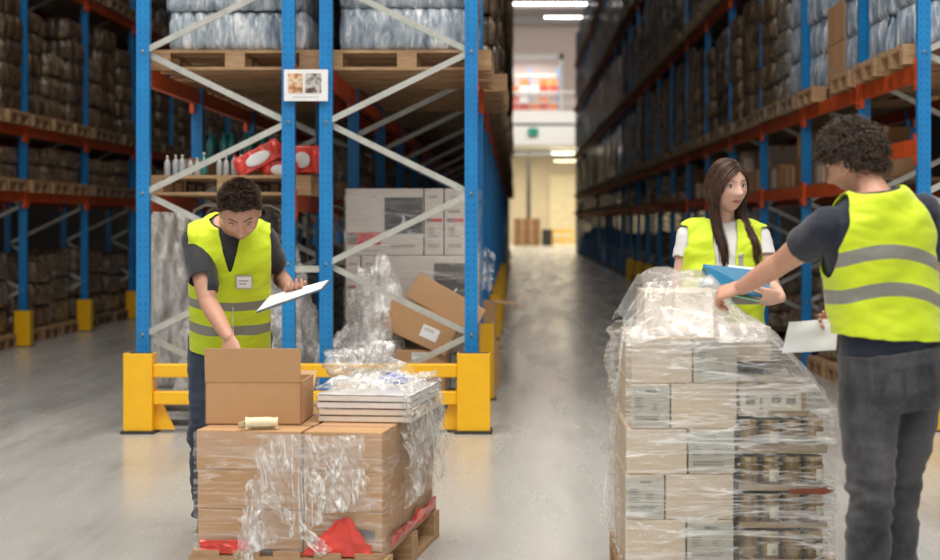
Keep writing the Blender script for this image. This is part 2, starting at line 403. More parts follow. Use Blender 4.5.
def rack_bay(x0, y, L, levels, flip=False, near=True, H=10.0, faces=(0,1), last=False, dx=1.02):
    u, br = frame_mb(flip, H, dx)
    if near:
        t = empty('pallet_rack_bay', (x0, y, 0))
        for i in (0,1): 
            for ff in ([0, L] if last else [0]):
                o = u[i].build('upright', M['blue'], t, loc=(i*dx, ff, 0))
        for m in br: m.build('brace', M['zinc'], t)
        for z in levels:
            for f in faces:
                b, c = beam_mb(L, z, -1 if f == 0 else 1)
                o = b.build('beam', M['orange'], t, loc=(f*dx, 0, 0), bevel=0)
                for q in c: q.build('beam_connector', M['orange'], o)
        return t
    m = MB()
    for i in (0,1): m.merge(u[i], Matrix.Translation((i*dx,0,0)), 0)
    for q in br: m.merge(q, None, 2)
    for z in levels:
        for f in faces:
            b, c = beam_mb(L, z, -1 if f == 0 else 1); T = Matrix.Translation((f*dx,0,0))
            m.merge(b, T, 1)
            for q in c: m.merge(q, T, 1)
    o = m.build('pallet_rack_bay', [M['blue'], M['orange'], M['zinc']]); o.location = (x0, y, 0); return o
PITCH = 2.83
YS_R = [11.95, 13.98, 16.75, 19.6]
while YS_R[-1] < 78: YS_R.append(YS_R[-1]+PITCH)
YS_L = [17.05]
while YS_L[-1] < 76: YS_L.append(YS_L[-1]+PITCH)
LV = [1.80, 2.57, 4.45, 6.55, 8.6]; LV0 = [2.04, 2.57, 4.45, 6.55, 8.6]
LVC = [2.53, 4.45, 6.55, 8.6]
RX = 2.87; LX = -5.75; CLX = -2.61; CRX = -1.327
def place_row(name, x0, ys, lvf, flip, nnear, dx=1.02, faces=(0,1)):
    far = None; midp = None
    for i in range(len(ys)-1):
        L = ys[i+1]-ys[i]
        if i < nnear:
            if i >= 3 and midp is not None and abs(L-PITCH) < .05:
                t = copy_tree(midp); t.location = (x0, ys[i], 0)
            else:
                t = rack_bay(x0, ys[i], L, lvf(i), flip, True, dx=dx, faces=faces)
                if i >= 3: midp = t
            tag(t, f'blue and orange rack bay, {ORD[i]} from the front of the {name}', 'pallet rack', 'bays of the '+name)
        else:
            if far is None: far = rack_bay(x0, ys[i], PITCH, lvf(i), flip, False, dx=dx, faces=faces); t = far
            else: t = far.copy(); COL.objects.link(t); t.location = (x0, ys[i], 0)
            tag(t, f'blue and orange rack bay in the blurred far part of the {name}', 'pallet rack', 'far bays of the '+name)
    e = MB(); u, br = frame_mb(flip, 10.0, dx)
    for i in (0,1): e.merge(u[i], Matrix.Translation((i*dx,0,0)), 0)
    for q in br: e.merge(q, None, 1)
    o = e.build('pallet_rack_end', [M['blue'], M['zinc']], loc=(x0, ys[-1], 0)); tag(o, f'blue upright frame closing the far end of the {name}', 'pallet rack')
place_row('right-hand rack', RX, YS_R, lambda i: LV0 if i == 0 else LV, False, 7)
place_row('left-hand rack', LX-1.02, YS_L, lambda i: LV, True, 6)
place_row('middle rack left half', CLX, YS_R, lambda i: [1.64]+LVC, False, 5)
place_row('middle rack right half', CRX, YS_R, lambda i: LVC, True, 4)
# row spacers between the two halves
for i, (y, z) in enumerate(((11.95,1.12),(11.95,3.1),(13.98,1.12))):
    o = MB().bb(CLX+1.02+.045, CRX-.045, y-.02, y+.02, z-.022, z+.022).build('row_spacer', M['zinc'])
    tag(o, ['grey steel spacer joining the two front blue uprights at elbow height','grey steel spacer joining the two front uprights above the picture sign','grey steel spacer joining the second pair of middle uprights'][i], 'spacer bar')

# ---------------------------------------------------------------- guards
def end_guard():
    y = 11.62; t = empty('rack_end_guard', (-1.35,y,0)); tag(t, 'yellow steel guard rail across the feet of the middle rack end', 'guard rail')
    def lx(px): return (px-VX)*y/FPX+1.35
    for a, b in ((123,152),(457,490)):
        x0, x1 = lx(a), lx(b)
        MB().bb(x0,x1,0,.012,.02,.55).bb(x0,x0+.012,.012,.18,.02,.55).bb(x1-.012,x1,.012,.18,.02,.55).build('guard_post', M['yellow'], t, bevel=.004)
        MB().bb(x0-.015,x1+.015,-.02,.22,0,.02).build('base_plate', M['dark'], t)
        MB().bb(x0+.012,x1-.012,.012,.18,.53,.545).build('post_cap', M['dark'], t)
        xx = x1 if a < 300 else x0; s = 1 if a < 300 else -1
        MB().add([(xx,.09,.02),(xx+s*.14,.09,.02),(xx,.09,.32),(xx,.10,.02),(xx+s*.14,.10,.02),(xx,.10,.32)], [(0,1,2),(5,4,3),(0,3,4,1),(1,4,5,2),(0,2,5,3)]).build('gusset', M['yellow'], t)
    for z in (.43, .243): MB().bb(lx(152)-.001, lx(457)+.001, .03,.10,z-.046,z+.046).build('guard_rail', M['yellow'], t, bevel=.008)
    for z in (.155, .055): MB().tube([(lx(150),.2,z),(lx(462),.2,z)], .022, 10).build('lower_bar', M['steel_bar'], t, smooth=True)
end_guard()
def col_guard(x, y, label, group=None, s=1, w=.15, h=.45):
    t = empty('column_guard', (x,y,0)); tag(t, label, 'column guard', group)
    MB().bb(-w/2,w/2,-.02,-.008,0.012,h).bb(-w/2,-w/2+.012,-.008,.14,0.012,h).bb(w/2-.012,w/2,-.008,.14,0.012,h).build('guard_plate', M['yellow'], t)
    MB().bb(-w/2-.02,w/2+.02,-.05,.16,0,.012).build('base_plate', M['dark'], t)
    return t
for i, y in enumerate(YS_R[1:9]):
    col_guard(CRX+1.02+.075, y-.1, f'yellow foot guard on the aisle side of the middle rack, {ORD[i]} behind the end guard' if i < 4 else 'yellow foot guard far along the aisle side of the middle rack', None if i < 4 else 'far foot guards of the middle rack', h=.62, w=.12)
for i, y in enumerate(YS_R[:12]):
    if i in (1,2,3,4): continue
    col_guard(RX-.02, y-.17, f'yellow foot guard at the {ORD[i]} upright of the rack right of the aisle' if i < 6 else 'yellow foot guard far along the rack right of the aisle', None if i < 6 else 'far foot guards of the right rack', w=.24 if i == 0 else .17, h=.55)
for i, y in enumerate(YS_L[:7]):
    col_guard(LX+.03, y-.14, f'yellow foot guard at the {ORD[i]} upright of the rack left of the left aisle', None, w=.18, h=.42)
# ---------------------------------------------------------------- pallets and their loads
def pallet_mb(L=1.2, W=.8, H=.144):
    m = MB()
    for y in (-W/2+.07, -W/2+.07+(W-.14)/4, 0, W/2-.07-(W-.14)/4, W/2-.07): m.bb(-L/2,L/2,y-.055,y+.055,H-.022,H)
    for x in (-L/2+.07,0,L/2-.07): m.bb(x-.07,x+.07,-W/2,W/2,H-.044,H-.022)
    for x in (-L/2+.07,0,L/2-.07):
        for y in (-W/2+.05,0,W/2-.05): m.bb(x-.07,x+.07,y-.05,y+.05,.022,H-.044)
    for y in (-W/2+.05,0,W/2-.05): m.bb(-L/2,L/2,y-.05,y+.05,0,.022)
    return m
PAL = pallet_mb()
def goods_mb(w, d, h, layers, pitch, seed, wob=.02, rib=.012, ny=None):
    r = rng(seed); m = MB(); n = 288; lh = h/layers
    per = 2*(w+d)
    for l in range(layers):
        ox, oy = r.uniform(-wob,wob), r.uniform(-wob,wob); sc = 1+r.uniform(-.015,.01)
        rs = []
        for q, ins in ((0.0,.03),(.06,.006),(.2,0),(.5,-.002),(.7,0),(.82,.010),(.95,.016),(1.0,.034)):
            ring = []
            for j in range(n):
                s = per*j/n; 
                if s < w: x, y, nx, nyy = -w/2+s, -d/2, 0, -1
                elif s < w+d: x, y, nx, nyy = w/2, -d/2+(s-w), 1, 0
                elif s < 2*w+d: x, y, nx, nyy = w/2-(s-w-d), d/2, 0, 1
                else: x, y, nx, nyy = -w/2, d/2-(s-2*w-d), -1, 0
                neck = 1 if q < .72 else 1.8; rr = (abs(math.sin(PI*s/pitch))**.5-1)*rib*1.7*neck
                # round the corners
                cx, cy = max(0, abs(x)-(w/2-.04)), max(0, abs(y)-(d/2-.04))
                if cx > 0 and cy > 0: x -= math.copysign(cx*.3,x); y -= math.copysign(cy*.3,y)
                z = (l+q)*lh
                dsp = rr-ins+noise.noise(V((x*6+seed, y*6, z*7)))*.007
                x += (dsp if abs(nx) else 0)*nx+ox; y += dsp*nyy+oy
                ring.append(V((x*sc, y*sc, z)))
            rs.append(ring)
        m.rings(rs)
    return m
GV = {}
def gmesh(kind, variant):
    key = (kind, variant)
    if key in GV: return GV[key]
    sp = {'water':('w_water',1.0,.74,1.30,4,.09), 'blue':('w_blue',1.02,.72,1.5,4,.10), 'brown':('w_brown',1.04,.74,1.45,5,.12),
          'dark':('w_dark',1.04,.74,1.55,5,.13), 'darklow':('w_dark',1.04,.74,1.2,4,.13), 'tan':('w_tan',1.0,.72,.95,3,.12), 'grey':('w_grey',1.0,.72,1.1,4,.1),
          'low':('w_tan',1.0,.7,.42,2,.14), 'lowg':('w_grey',1.0,.7,.36,1,.1)}[kind]
    m, w_, d, h, la, pi_ = sp
    h *= (1,.86,.94)[variant%3]
    GV[key] = (goods_mb(w_, d, h, la, pi_, 11+variant*7+len(kind), .018), M[m], h); return GV[key]
PALME = PAL.mesh('wooden_pallet', M['wood']); PALOLD = PAL.mesh('wooden_pallet', M['wood_old'])
GME = {}
def load(x, y, z, kind, variant, label, near=True, group=None, rz=0, old=False, scale=1, parts=True):
    g, m, h = gmesh(kind, variant)
    if near:
        t = empty('pallet_load', (x,y,z), rz)
        k = (kind,variant)
        if k not in GME: GME[k] = g.mesh('wrapped_goods', m, True)
        p = bpy.data.objects.new('wooden_pallet', PALOLD if old else PALME); COL.objects.link(p); p.parent = t
        o = bpy.data.objects.new('wrapped_goods', GME[k]); COL.objects.link(o); o.parent = t; o.location = (0,0,.144)
    else:
        k = (kind,variant,'far')
        if k not in GME:
            mm = MB(); mm.merge(PAL, None, 0); mm.merge(g, Matrix.Translation((0,0,.144)), 1); GME[k] = mm.mesh('pallet_load', [M['wood_old'], m], True)
        t = bpy.data.objects.new('pallet_load', GME[k]); COL.objects.link(t); t.location = (x,y,z); t.rotation_euler = (0,0,rz)
    return tag(t, label, 'pallet load', group)
def carton(x, y, z, sx, sy, sz, label, m='card', rz=0, group=None, tape=True, cat='box'):
    t = empty('cardboard_box', (x,y,z), rz); tag(t, label, cat, group)
    MB().bb(-sx/2,sx/2,-sy/2,sy/2,0,sz).build('carton_body', M[m], t, bevel=.006)
    if tape: MB().bb(-.025,.025,-sy/2-.0015,sy/2+.0015,sz*.75,sz+.0015).build('parcel_tape', M['tape'], t)
    return t
TIER = {0:'floor', 1:'low', 2:'second', 3:'third', 4:'fourth', 5:'top'}
KW = {'water':'clear-wrapped bottle packs','blue':'blue-grey wrapped packs','brown':'brown wrapped packs','dark':'dark wrapped packs','darklow':'dark wrapped packs',
      'tan':'tan wrapped packs','grey':'grey wrapped packs','low':'a low tan stack','lowg':'a low grey stack'}
def slots(y0, y1):
    n = 3 if y1-y0 > 2.4 else 2; g = (y1-y0-.09)/n
    return [y0+.045+g*(i+.5) for i in range(n)]
def fill(rname, xc, ys, plan, nnear, nind, seed, lv, sgn, ymax=99):
    """plan(i, tier, s) -> kind or None"""
    r = rng(seed); far = MB(); stuffmats = [M['wood_old'], M['w_far'], M['w_brown'], M['w_tan'], M['w_grey']]; mi = {'dark':1,'darklow':1,'brown':2,'tan':3,'low':3,'grey':4,'lowg':4}
    for i in range(len(ys)-1):
        if ys[i] > ymax: break
        L = lv(i)
        for tier, z in enumerate([0]+L):
            for s, y in enumerate(slots(ys[i], ys[i+1])):
                xo = sgn*.13 if tier == 0 else 0
                k = plan(i, tier, s, r)
                if not k: continue
                jx, jy, rz, va = r.uniform(-.03,.03)-(.07 if i == 0 and rname == 'middle rack right half' else 0), r.uniform(-.015,.015), r.uniform(-.02,.02), r.randrange(3)
                zz = z+.002
                if i < nind:
                    pos = ['near','middle','far'][s] if len(slots(ys[i], ys[i+1])) == 3 else ['near','far'][s]
                    if i < 8:
                        where = 'on the floor' if tier == 0 else f'on beam {["","one","two","three","four","five"][tier]}'
                        lab = f'{KW[k]} {where}, {pos} slot, {ORD[i]} bay of {rname}'
                        grp = None
                    else: lab = f'{KW[k]} in the blurred far bays of the {rname}'; grp = f'{KW[k]} far along the {rname}'
                    load(xc+jx+xo, y+jy, zz, k, va, lab, i < nnear, grp, rz, old=(i > 1))
                else:
                    g, m, h = gmesh(k, va); T = Matrix.Translation((xc+jx+xo, y+jy, zz)) @ Matrix.Rotation(rz, 4, 'Z')
                    far.merge(PAL, T, 0)
                    q_ = MB()
                    for c5 in range(4):
                        y5 = -.37+c5*.187; hh = h*r.uniform(.9,1.02)
                        for l5 in range(3): q_.bb(-.5+r.uniform(-.03,.03),.5+r.uniform(-.03,.03),y5,y5+.165,hh*l5/3,hh*(l5+1)/3-.02)
                    far.merge(q_, T @ Matrix.Translation((0,0,.146)), mi.get(k,1))
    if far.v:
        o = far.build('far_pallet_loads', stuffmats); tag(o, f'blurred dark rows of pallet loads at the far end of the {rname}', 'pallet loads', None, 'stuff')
def plan_r(i, t, s, r):
    if t == 0: return r.choice(['tan','low','low','grey',None]) if i > 0 else None
    if t == 1: return None if i < 6 else r.choice(['low','lowg',None])
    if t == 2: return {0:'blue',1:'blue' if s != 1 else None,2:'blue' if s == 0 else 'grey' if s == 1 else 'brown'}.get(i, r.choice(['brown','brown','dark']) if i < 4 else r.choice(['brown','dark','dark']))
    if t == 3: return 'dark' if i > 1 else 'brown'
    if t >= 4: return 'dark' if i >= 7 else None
def plan_l(i, t, s, r):
    if t == 0: return r.choice(['tan','tan','low'])
    if t == 1: return 'low'
    if t == 2: return r.choice(['brown','brown','tan']) if i > 0 else 'brown'
    if t == 3: return r.choice(['brown','dark','tan'])
    if t >= 4: return 'dark' if i >= 5 and t == 4 else None
def plan_cl(i, t, s, r):
    if t == 0: return None if i == 0 else r.choice(['tan','low','grey'])
    if t == 1: return None if i == 0 else r.choice(['low','lowg'])
    if t == 2: return 'water' if i == 0 else ('water' if i == 1 else r.choice(['brown','tan']))
    if t == 3: return r.choice(['water','brown']) if i < 2 else 'brown'
    return None
def plan_cr(i, t, s, r):
    if t == 0: return None if i == 0 else r.choice(['tan','brown','brown'])
    if t == 1: return 'water' if i == 0 else r.choice(['brown','grey','brown','tan'])
    if t == 2: return 'brown'
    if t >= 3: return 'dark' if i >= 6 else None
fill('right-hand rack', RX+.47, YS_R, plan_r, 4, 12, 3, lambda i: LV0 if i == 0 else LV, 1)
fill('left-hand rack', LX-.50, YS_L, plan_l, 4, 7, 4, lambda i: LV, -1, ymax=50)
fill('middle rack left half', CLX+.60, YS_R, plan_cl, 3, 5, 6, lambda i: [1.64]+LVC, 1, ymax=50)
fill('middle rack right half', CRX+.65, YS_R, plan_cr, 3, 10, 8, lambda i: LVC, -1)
# ---------------------------------------------------------------- what lies in the nearest bays of the middle rack
def crumple(c, ax, seed, amp=.28, m='film_heap', n=48, name='film_heap', rough=5.0, flat_bottom=None):
    b = MB(); b.ell((0,0,0), (1,1,1), n*2, n)
    vs = []
    for p in b.v:
        q = V(p); k = 1+amp*(noise.noise(q*1.6+V((seed,0,0)))*1.2+.55*noise.noise(q*3.7+V((0,seed,0)))) - amp*.55*abs(noise.noise(q*rough+V((seed,seed,0))))+amp*.25*abs(noise.noise(q*rough*2.3+V((0,seed,3))))
        q = V((q.x*ax[0]*k, q.y*ax[1]*k, q.z*ax[2]*k))
        if flat_bottom is not None and q.z < flat_bottom: q.z = flat_bottom
        vs.append(tuple(q))
    b.v = vs; return b.build(name, M[m], loc=c, smooth=True)
# picture sign on the two front uprights
sg = empty('picture_sign', P(306,101,11.88)); tag(sg, 'small white sign with two food photographs fixed across two blue uprights', 'sign')
def food_mat(name, cols, sc, seed):
    m, nt, out = mat(name); b = principled(nt, out, cols[0], .4); v = coords(nt, (sc,sc,sc), rnd=False)
    mp = v.node; mp.inputs['Location'].default_value = (seed,0,0)
    nt.links.new(ramp(nt, noise_tex(nt, v, 1, 2), [(.25+.5*i/(len(cols)-1), c) for i, c in enumerate(cols)]), b.inputs['Base Color']); return m
f1 = food_mat('food_photo_print', [(.05,.09,.03),(.55,.24,.10),(.85,.62,.45),(.15,.30,.05)], 18, 3); f2 = food_mat('cutlery_photo_print', [(.10,.02,.02),(.10,.06,.05),(.62,.60,.58),(.35,.05,.08)], 16, 9)
S = 11.88/FPX
MB().bb(-22*S,22*S,-.004,.004,0,31.5*S).build('sign_board', M['paper'], sg)
MB().bb(-18*S,-3*S,-.006,-.004,8*S,27.5*S).build('food_picture', f1, sg); MB().bb(-1*S,15.5*S,-.006,-.004,8*S,27.5*S).build('food_picture', f2, sg)
mb = MB(); r = rng(2)
for i in range(11): mb.bb((-13+i*2.4)*S,(-13+i*2.4+1.6)*S,-.0055,-.004,3.6*S,4.3*S)
mb.build('small_caption', M['ink_soft'], sg)
# white printed cartons, right half
def printed(x0, x1, z0, z1, y, d, kind, label):
    t = empty('printed_carton', ((x0+x1)/2, y, z0)); tag(t, label, 'box', None); w = x1-x0; h = z1-z0
    MB().bb(-w/2+.003,w/2-.003,0,d,0.001,h-.003).build('carton_body', M['card_white'], t, bevel=.005)
    def rect(u0,u1,v0,v1,m,nm,e=.0025): return MB().bb(-w/2+u0*w,-w/2+u1*w,-e,0,v0*h,v1*h).build(nm, M[m], t)
    if kind == 'big':
        rect(.50,.985,.32,.86,'dark_print','product_picture')
        o = MB(); pts = [(-w/2+.66*w,-.004,.42*h),(-w/2+.72*w,-.004,.45*h),(-w/2+.75*w,-.004,.53*h),(-w/2+.73*w,-.004,.60*h)]
        o.tube(pts, [.004,.012,.014,.004], 6, flat=.2).build('picture_highlight', M['glass_clear'], t, smooth=True)
        rect(.02,.45,.16,.34,'red_print','red_stripe'); rect(.02,.14,.17,.33,'ink','stripe_end',.004)
        m = MB()
        for i in range(9): m.bb(-w/2+(.58+.035*i)*w,-w/2+(.58+.035*i+.022)*w,-.003,0,.12*h,.16*h)
        for i in range(12): m.bb(-w/2+(.2+.02*i)*w,-w/2+(.2+.02*i+.013)*w,-.003,0,.06*h,.08*h)
        m.build('printed_lines', M['ink_soft'], t)
    elif kind == 'bigr': rect(.56,.98,.30,.88,'dark_print','product_picture'); MB().tube([(-w/2+.68*w,-.004,.38*h),(-w/2+.75*w,-.004,.41*h),(-w/2+.79*w,-.004,.5*h)], [.004,.014,.006], 6, flat=.2).build('picture_highlight', M['glass_clear'], t, smooth=True)
    else:
        rect(.12,.92,.50,.545,'red_print','red_stripe'); rect(.12,.42,.50,.545,'ink','stripe_end',.004)
        m = MB(); m.bb(-w/2+.25*w,-w/2+.7*w,-.003,0,.86*h,.885*h); m.bb(-w/2+.2*w,-w/2+.75*w,-.003,0,.64*h,.67*h)
        for z in (.40,.36,.32,.28): m.bb(-w/2+.2*w,-w/2+(.5 if z > .3 else .7)*w,-.003,0,z*h,(z+.018)*h)
        for i in range(5): m.bb(-w/2+(.2+.12*i)*w,-w/2+(.2+.12*i+.08)*w,-.003,0,.12*h,.17*h)
        m.build('printed_lines', M['ink_soft'], t)
    return t
YC = 12.78; zr = [.197,.70,1.20,1.705]
printed(-1.275,-.686,zr[2],zr[3],YC,.75,'big','wide white carton with dark picture and red stripe, top row in middle rack')
printed(-.683,-.535,zr[2],zr[3],YC,.75,'slim','slim white carton with thin red stripe, first beside the top picture carton')
printed(-.532,-.372,zr[2],zr[3],YC,.75,'slim','slim white carton at the right end of the top row in middle rack')
printed(-1.275,-1.16,zr[1],zr[2],YC,.75,'slim','leftmost slim white carton in the second row, middle rack')
printed(-1.157,-1.03,zr[1],zr[2],YC,.75,'slim','slim white carton between leftmost one and wide carton in second row')
printed(-1.027,-.28,zr[1],zr[2],YC,.75,'bigr','wide white carton with dark picture at right, second row behind tilted brown boxes')
printed(-1.275,-.686,zr[0],zr[1],YC,.75,'plain2' if 0 else 'bigr','wide white carton of the bottom row, behind the crumpled film in middle rack')
printed(-.683,-.49,zr[0],zr[1],YC,.75,'slim','slim white carton in the bottom row behind flat brown box')
printed(-.487,-.30,zr[0],zr[1],YC,.75,'slim','slim white carton at the right end of the bottom row')
def pallet(x, y, z, rz, label, mt='wood', L=1.2, W=.8):
    o = (PAL if (L, W) == (1.2,.8) else pallet_mb(L,W)).build('wooden_pallet', M[mt]); o.location = (x,y,z); o.rotation_euler = (0,0,rz); return tag(o, label, 'pallet')
pallet(-.79, YC+.38, .05, 0, 'wooden pallet under the white printed cartons in the middle rack', 'wood_old', 1.0, .8)
# its shrink wrap, loose at the right
def shroud(x0, x1, y0, y1, z0, z1, amp, m, name, label, seed=0, cat='stretch film', top=True, nu=60, nv=30, off=.01):
    b = MB(); per = [(x0-off,y0-off),(x1+off,y0-off),(x1+off,y1+off),(x0-off,y1+off)]
    L = [per[i] for i in range(4)]; seg = [(V((*L[i],0)), V((*L[(i+1)%4],0))) for i in range(4)]; tot = sum((b2-a).length for a, b2 in seg)
    def pt(u, v):
        s = u*tot; 
        for a, b2 in seg:
            l = (b2-a).length
            if s <= l+1e-6: p = a+(b2-a)*(s/l); nrm = V(((b2-a).y, -(b2-a).x, 0)).normalized(); break
            s -= l
        z = z0+(z1-z0)*v; k = noise.noise(V((p.x*5+seed, p.y*5, z*9)))*amp+amp*.7*noise.noise(V((p.x*14+seed, p.y*14, z*30)))
        return p+nrm*max(-off*.6, k)+V((0,0,z))
    b.grid(pt, nu, nv)
    if top: b.grid(lambda u, v: V((x0-off+(x1-x0+2*off)*u, y0-off+(y1-y0+2*off)*v, z1+max(-off*.6, amp*noise.noise(V((u*6+seed,v*6,3)))))), 20, 20)
    o = b.build(name, M[m], smooth=True); return tag(o, label, cat)
shroud(-1.278,-.275,YC,YC+.76,.2,1.7,.008,'film_wrap','stretch_film','clear stretch film around the white printed cartons', 2, off=.008)
b = MB(); r = rng(8)
def loose(u, v):
    p = P(474+v*22-4*u, 243+u*46, 12.3-.35*v); return p+V((0,.08*noise.noise(V((u*5,v*5,1))), .05*noise.noise(V((u*7,v*4,7)))-(.10*(v**2)*(1-u))))
b.grid(loose, 20, 14); tag(b.build('loose_film', M['film_loose'], smooth=True), 'loose flap of clear film blowing past the right front upright of the middle rack', 'stretch film')
# tilted brown boxes
def tilted(c, size, ry, rz, label, m='card', lab=None, name='cardboard_box'):
    t = empty(name, c); t.rotation_euler = (0, ry, rz); tag(t, label, 'box')
    MB().box((0,0,0), size).build('carton_body', M[m], t, bevel=.006)
    if lab:
        x, z, w, h = lab; MB().bb(x-w/2,x+w/2,-size[1]/2-.002,-size[1]/2,z-h/2,z+h/2).build('shipping_label', M['paper'], t)
        m2 = MB()
        for i in range(3): m2.bb(x-w*.4,x+w*.2,-size[1]/2-.003,-size[1]/2-.002,z+h*(.1+.1*i),z+h*(.13+.1*i))
        m2.build('label_lines', M['ink_soft'], t)
    MB().bb(-size[0]/2-.001,size[0]/2+.001,-.025,.025,size[2]/2-.001,size[2]/2+.002).build('parcel_tape', M['tape'], t)
    return t
tilted(P(420,325,12.38)+V((0,0,0)), (.54,.30,.235), .42, -.06, 'brown box with white label leaning on the flat box in the middle rack', lab=(.10,-.01,.13,.09))
tilted(P(446,303,12.60), (.56,.20,.20), .52, .05, 'pale brown box leaning behind the labelled tilted box', 'card_in')
t = tilted(V((P(413,0,12.40).x, 12.42, .339)), (.48,.34,.375), 0, 0, 'flat-lying brown box on a pallet behind the yellow guard rails', lab=(.06,.145,.12,.05))
pallet(-.78, 12.36, .0, 0, 'wooden pallet on the floor just behind the yellow guard rails', 'wood_old', .95, .62)
# film heaps
for c, ax, sd, lab, mt in (((-1.02,12.36,.62),(.22,.20,.50),3,'tall heap of crumpled clear film beside the tilted brown boxes','film_heap'),
    ((-1.23,12.33,.33),(.20,.22,.30),7,'low heap of crumpled film between the two front uprights','film_heap'),
    ((-1.80,12.75,.62),(.28,.3,.62),5,'large heap of clear film behind the white paper held by bending man','film_heap')):
    tag(crumple(c, ax, sd, .42, mt, flat_bottom=-ax[2]), lab, 'plastic film')
# roll cages with rounded hoops and film
def roll_cage(x, y, rz, label, shr=None):
    t = empty('roll_cage', (x,y,0), rz); tag(t, label, 'roll cage', None)
    W, D, H = .72, .6, 1.58
    for s in (-1,1):
        pts = [(-W/2,s*D/2,.14)]+[(-W/2,s*D/2,H-.12),(-W/2+.03,s*D/2,H-.04),(-W/2+.11,s*D/2,H)]+[(W/2-.11,s*D/2,H),(W/2-.03,s*D/2,H-.04),(W/2,s*D/2,H-.12),(W/2,s*D/2,.14)]
        m = MB().tube(pts, .013, 8)
        for k in range(1,4): m.tube([(-W/2+W*k/4,s*D/2,.16),(-W/2+W*k/4,s*D/2,H)], .008, 6)
        for z in (.5,1.0): m.tube([(-W/2,s*D/2,z),(W/2,s*D/2,z)], .008, 6)
        m.build('side_hoop', M['zinc'], t, smooth=True)
    MB().bb(-W/2,W/2,-D/2,D/2,.12,.15).build('cage_base', M['dark'], t)
    for sx in (-1,1):
        for sy in (-1,1): MB().tube([(sx*.3-.015,sy*.24,.055),(sx*.3+.015,sy*.24,.055)], .055, 14).bb(sx*.3-.02,sx*.3+.02,sy*.24-.02,sy*.24+.02,.09,.125).build('caster', M['dark'], t)
    return t
roll_cage(-2.12, 13.3, 0, 'grey hooped roll cage parked under the shelf behind the bending man')
roll_cage(-1.75, 14.4, .1, 'second hooped roll cage, deeper in the middle rack left half')
cg = crumple((-3.06,15.0,.80), (.27,.3,.80), 21, .20, 'film_bag', name='film_shroud', flat_bottom=-.79); tag(cg, 'tall load shrouded in greyish film standing in the left aisle behind the bending man', 'shrouded load')
cg2 = crumple((-2.15,12.62,.42), (.34,.25,.42), 27, .30, 'film_bag', name='film_shroud', flat_bottom=-.42); tag(cg2, 'low greyish film bundle on the floor behind the left yellow guard post', 'plastic film')
# shelf with bottles and red packs
pallet(-2.06, 12.55, 1.642, 0, 'wooden pallet on the low shelf carrying red packs and bottles')
pallet(-2.06, 13.42, 1.642, 0, 'second wooden pallet on the low shelf, behind the first', 'wood_old')
ZT = 1.642+.146
def red_pack(c, ry, rz, label, size=(.36,.2,.15)):
    t = empty('red_pack', c); t.rotation_euler = (0, ry, rz); tag(t, label, 'pack')
    m = MB()
    n = 4 if size[0] > .3 else 3
    for i in range(n):
        for j in (0,1): m.ell((-size[0]/2+size[0]*(i+.5)/n, (j-.5)*size[1]/2, 0), (size[0]/n*.56, size[1]*.30, size[2]/2), 12, 8)
    m.bb(-size[0]/2+.01,size[0]/2-.01,-size[1]/2+.01,size[1]/2-.01,-size[2]/2+.012,size[2]/2-.012)
    m.build('pack_body', M['red_plastic'], t, smooth=False, bevel=.008)
    m = MB(); m.ell((-.02*size[0],-size[1]/2-.004,-.005), (size[0]*.26,.006,size[2]*.27), 16, 8).build('white_label', M['white_poly'], t, smooth=True)
    return t
red_pack(P(259,158,12.28), -.48, .1, 'red and white plastic pack leaning tilted on the low shelf above the bending man', (.37,.2,.16))
red_pack(P(281,169,12.33)+V((0,0,-.005)), 0, .1, 'red and white pack lying flat under the end of tilted red pack', (.26,.22,.14))
red_pack(V((P(305,0,12.35).x-.0,12.4,ZT+.115)), 0, -.1, 'red pack standing between the two front uprights on the low shelf', (.24,.22,.22))
def bottle_mb(h, r_): return MB().tube([(0,0,0),(0,0,.01),(0,0,h*.62),(0,0,h*.74),(0,0,h*.84),(0,0,h*.9)], [r_*.9,r_,r_,r_*.75,r_*.36,r_*.34], 12), MB().tube([(0,0,h*.9),(0,0,h)], r_*.40, 10)
bm_, cm_ = bottle_mb(.26,.036); BME = {}
def bottle(x, y, z, mt, cap, label, group=None, k_=.62):
    k = (mt,cap)
    if k not in BME: BME[k] = (bm_.mesh('bottle_body', M[mt], True), cm_.mesh('bottle_cap', M[cap], True))
    t = empty('bottle', (x,y,z)); t.scale = (k_*1.15,k_*1.15,k_); tag(t, label, 'bottle', group)
    for nm, me in zip(('bottle_body','bottle_cap'), BME[k]):
        o = bpy.data.objects.new(nm, me); COL.objects.link(o); o.parent = t
bottle(P(203,0,12.2).x, 12.24, ZT, 'glass_green','white_poly','single green bottle at the left end of the low shelf')
r = rng(12)
for i in range(9): bottle(P(166+i*7.5+(14 if i > 4 else 0),0,12.35).x, 12.40+.03*(i%2), ZT, 'glass_clear','red_print' if i%4 == 3 else 'paper', 'clear bottle in the front row on the low shelf left of the red packs', 'clear bottles on the low shelf', .5+.13*r.random())
for j, px in enumerate((219,240,258)):
    t = empty('bottle_crate', (P(px,0,13.2).x,13.22,ZT)); tag(t, f'cardboard tray of green bottles on the low shelf, {["left","middle","right"][j]} one of three', 'crate')
    MB().bb(-.10,.10,-.14,.14,0,.14).build('tray', M['card_dark'], t)
    for a in (-.052,.052):
        for b_ in (-.09,0,.09): bottle(P(px,0,13.2).x+a, 13.22+b_, ZT+.141, 'glass_green','glass_green','green bottle standing in a cardboard tray on the low shelf', 'green bottles in trays', .8)
carton(P(190,0,12.6).x, 12.72, ZT, .2,.2,.13,'small brown box among bottles at the left end of the low shelf')
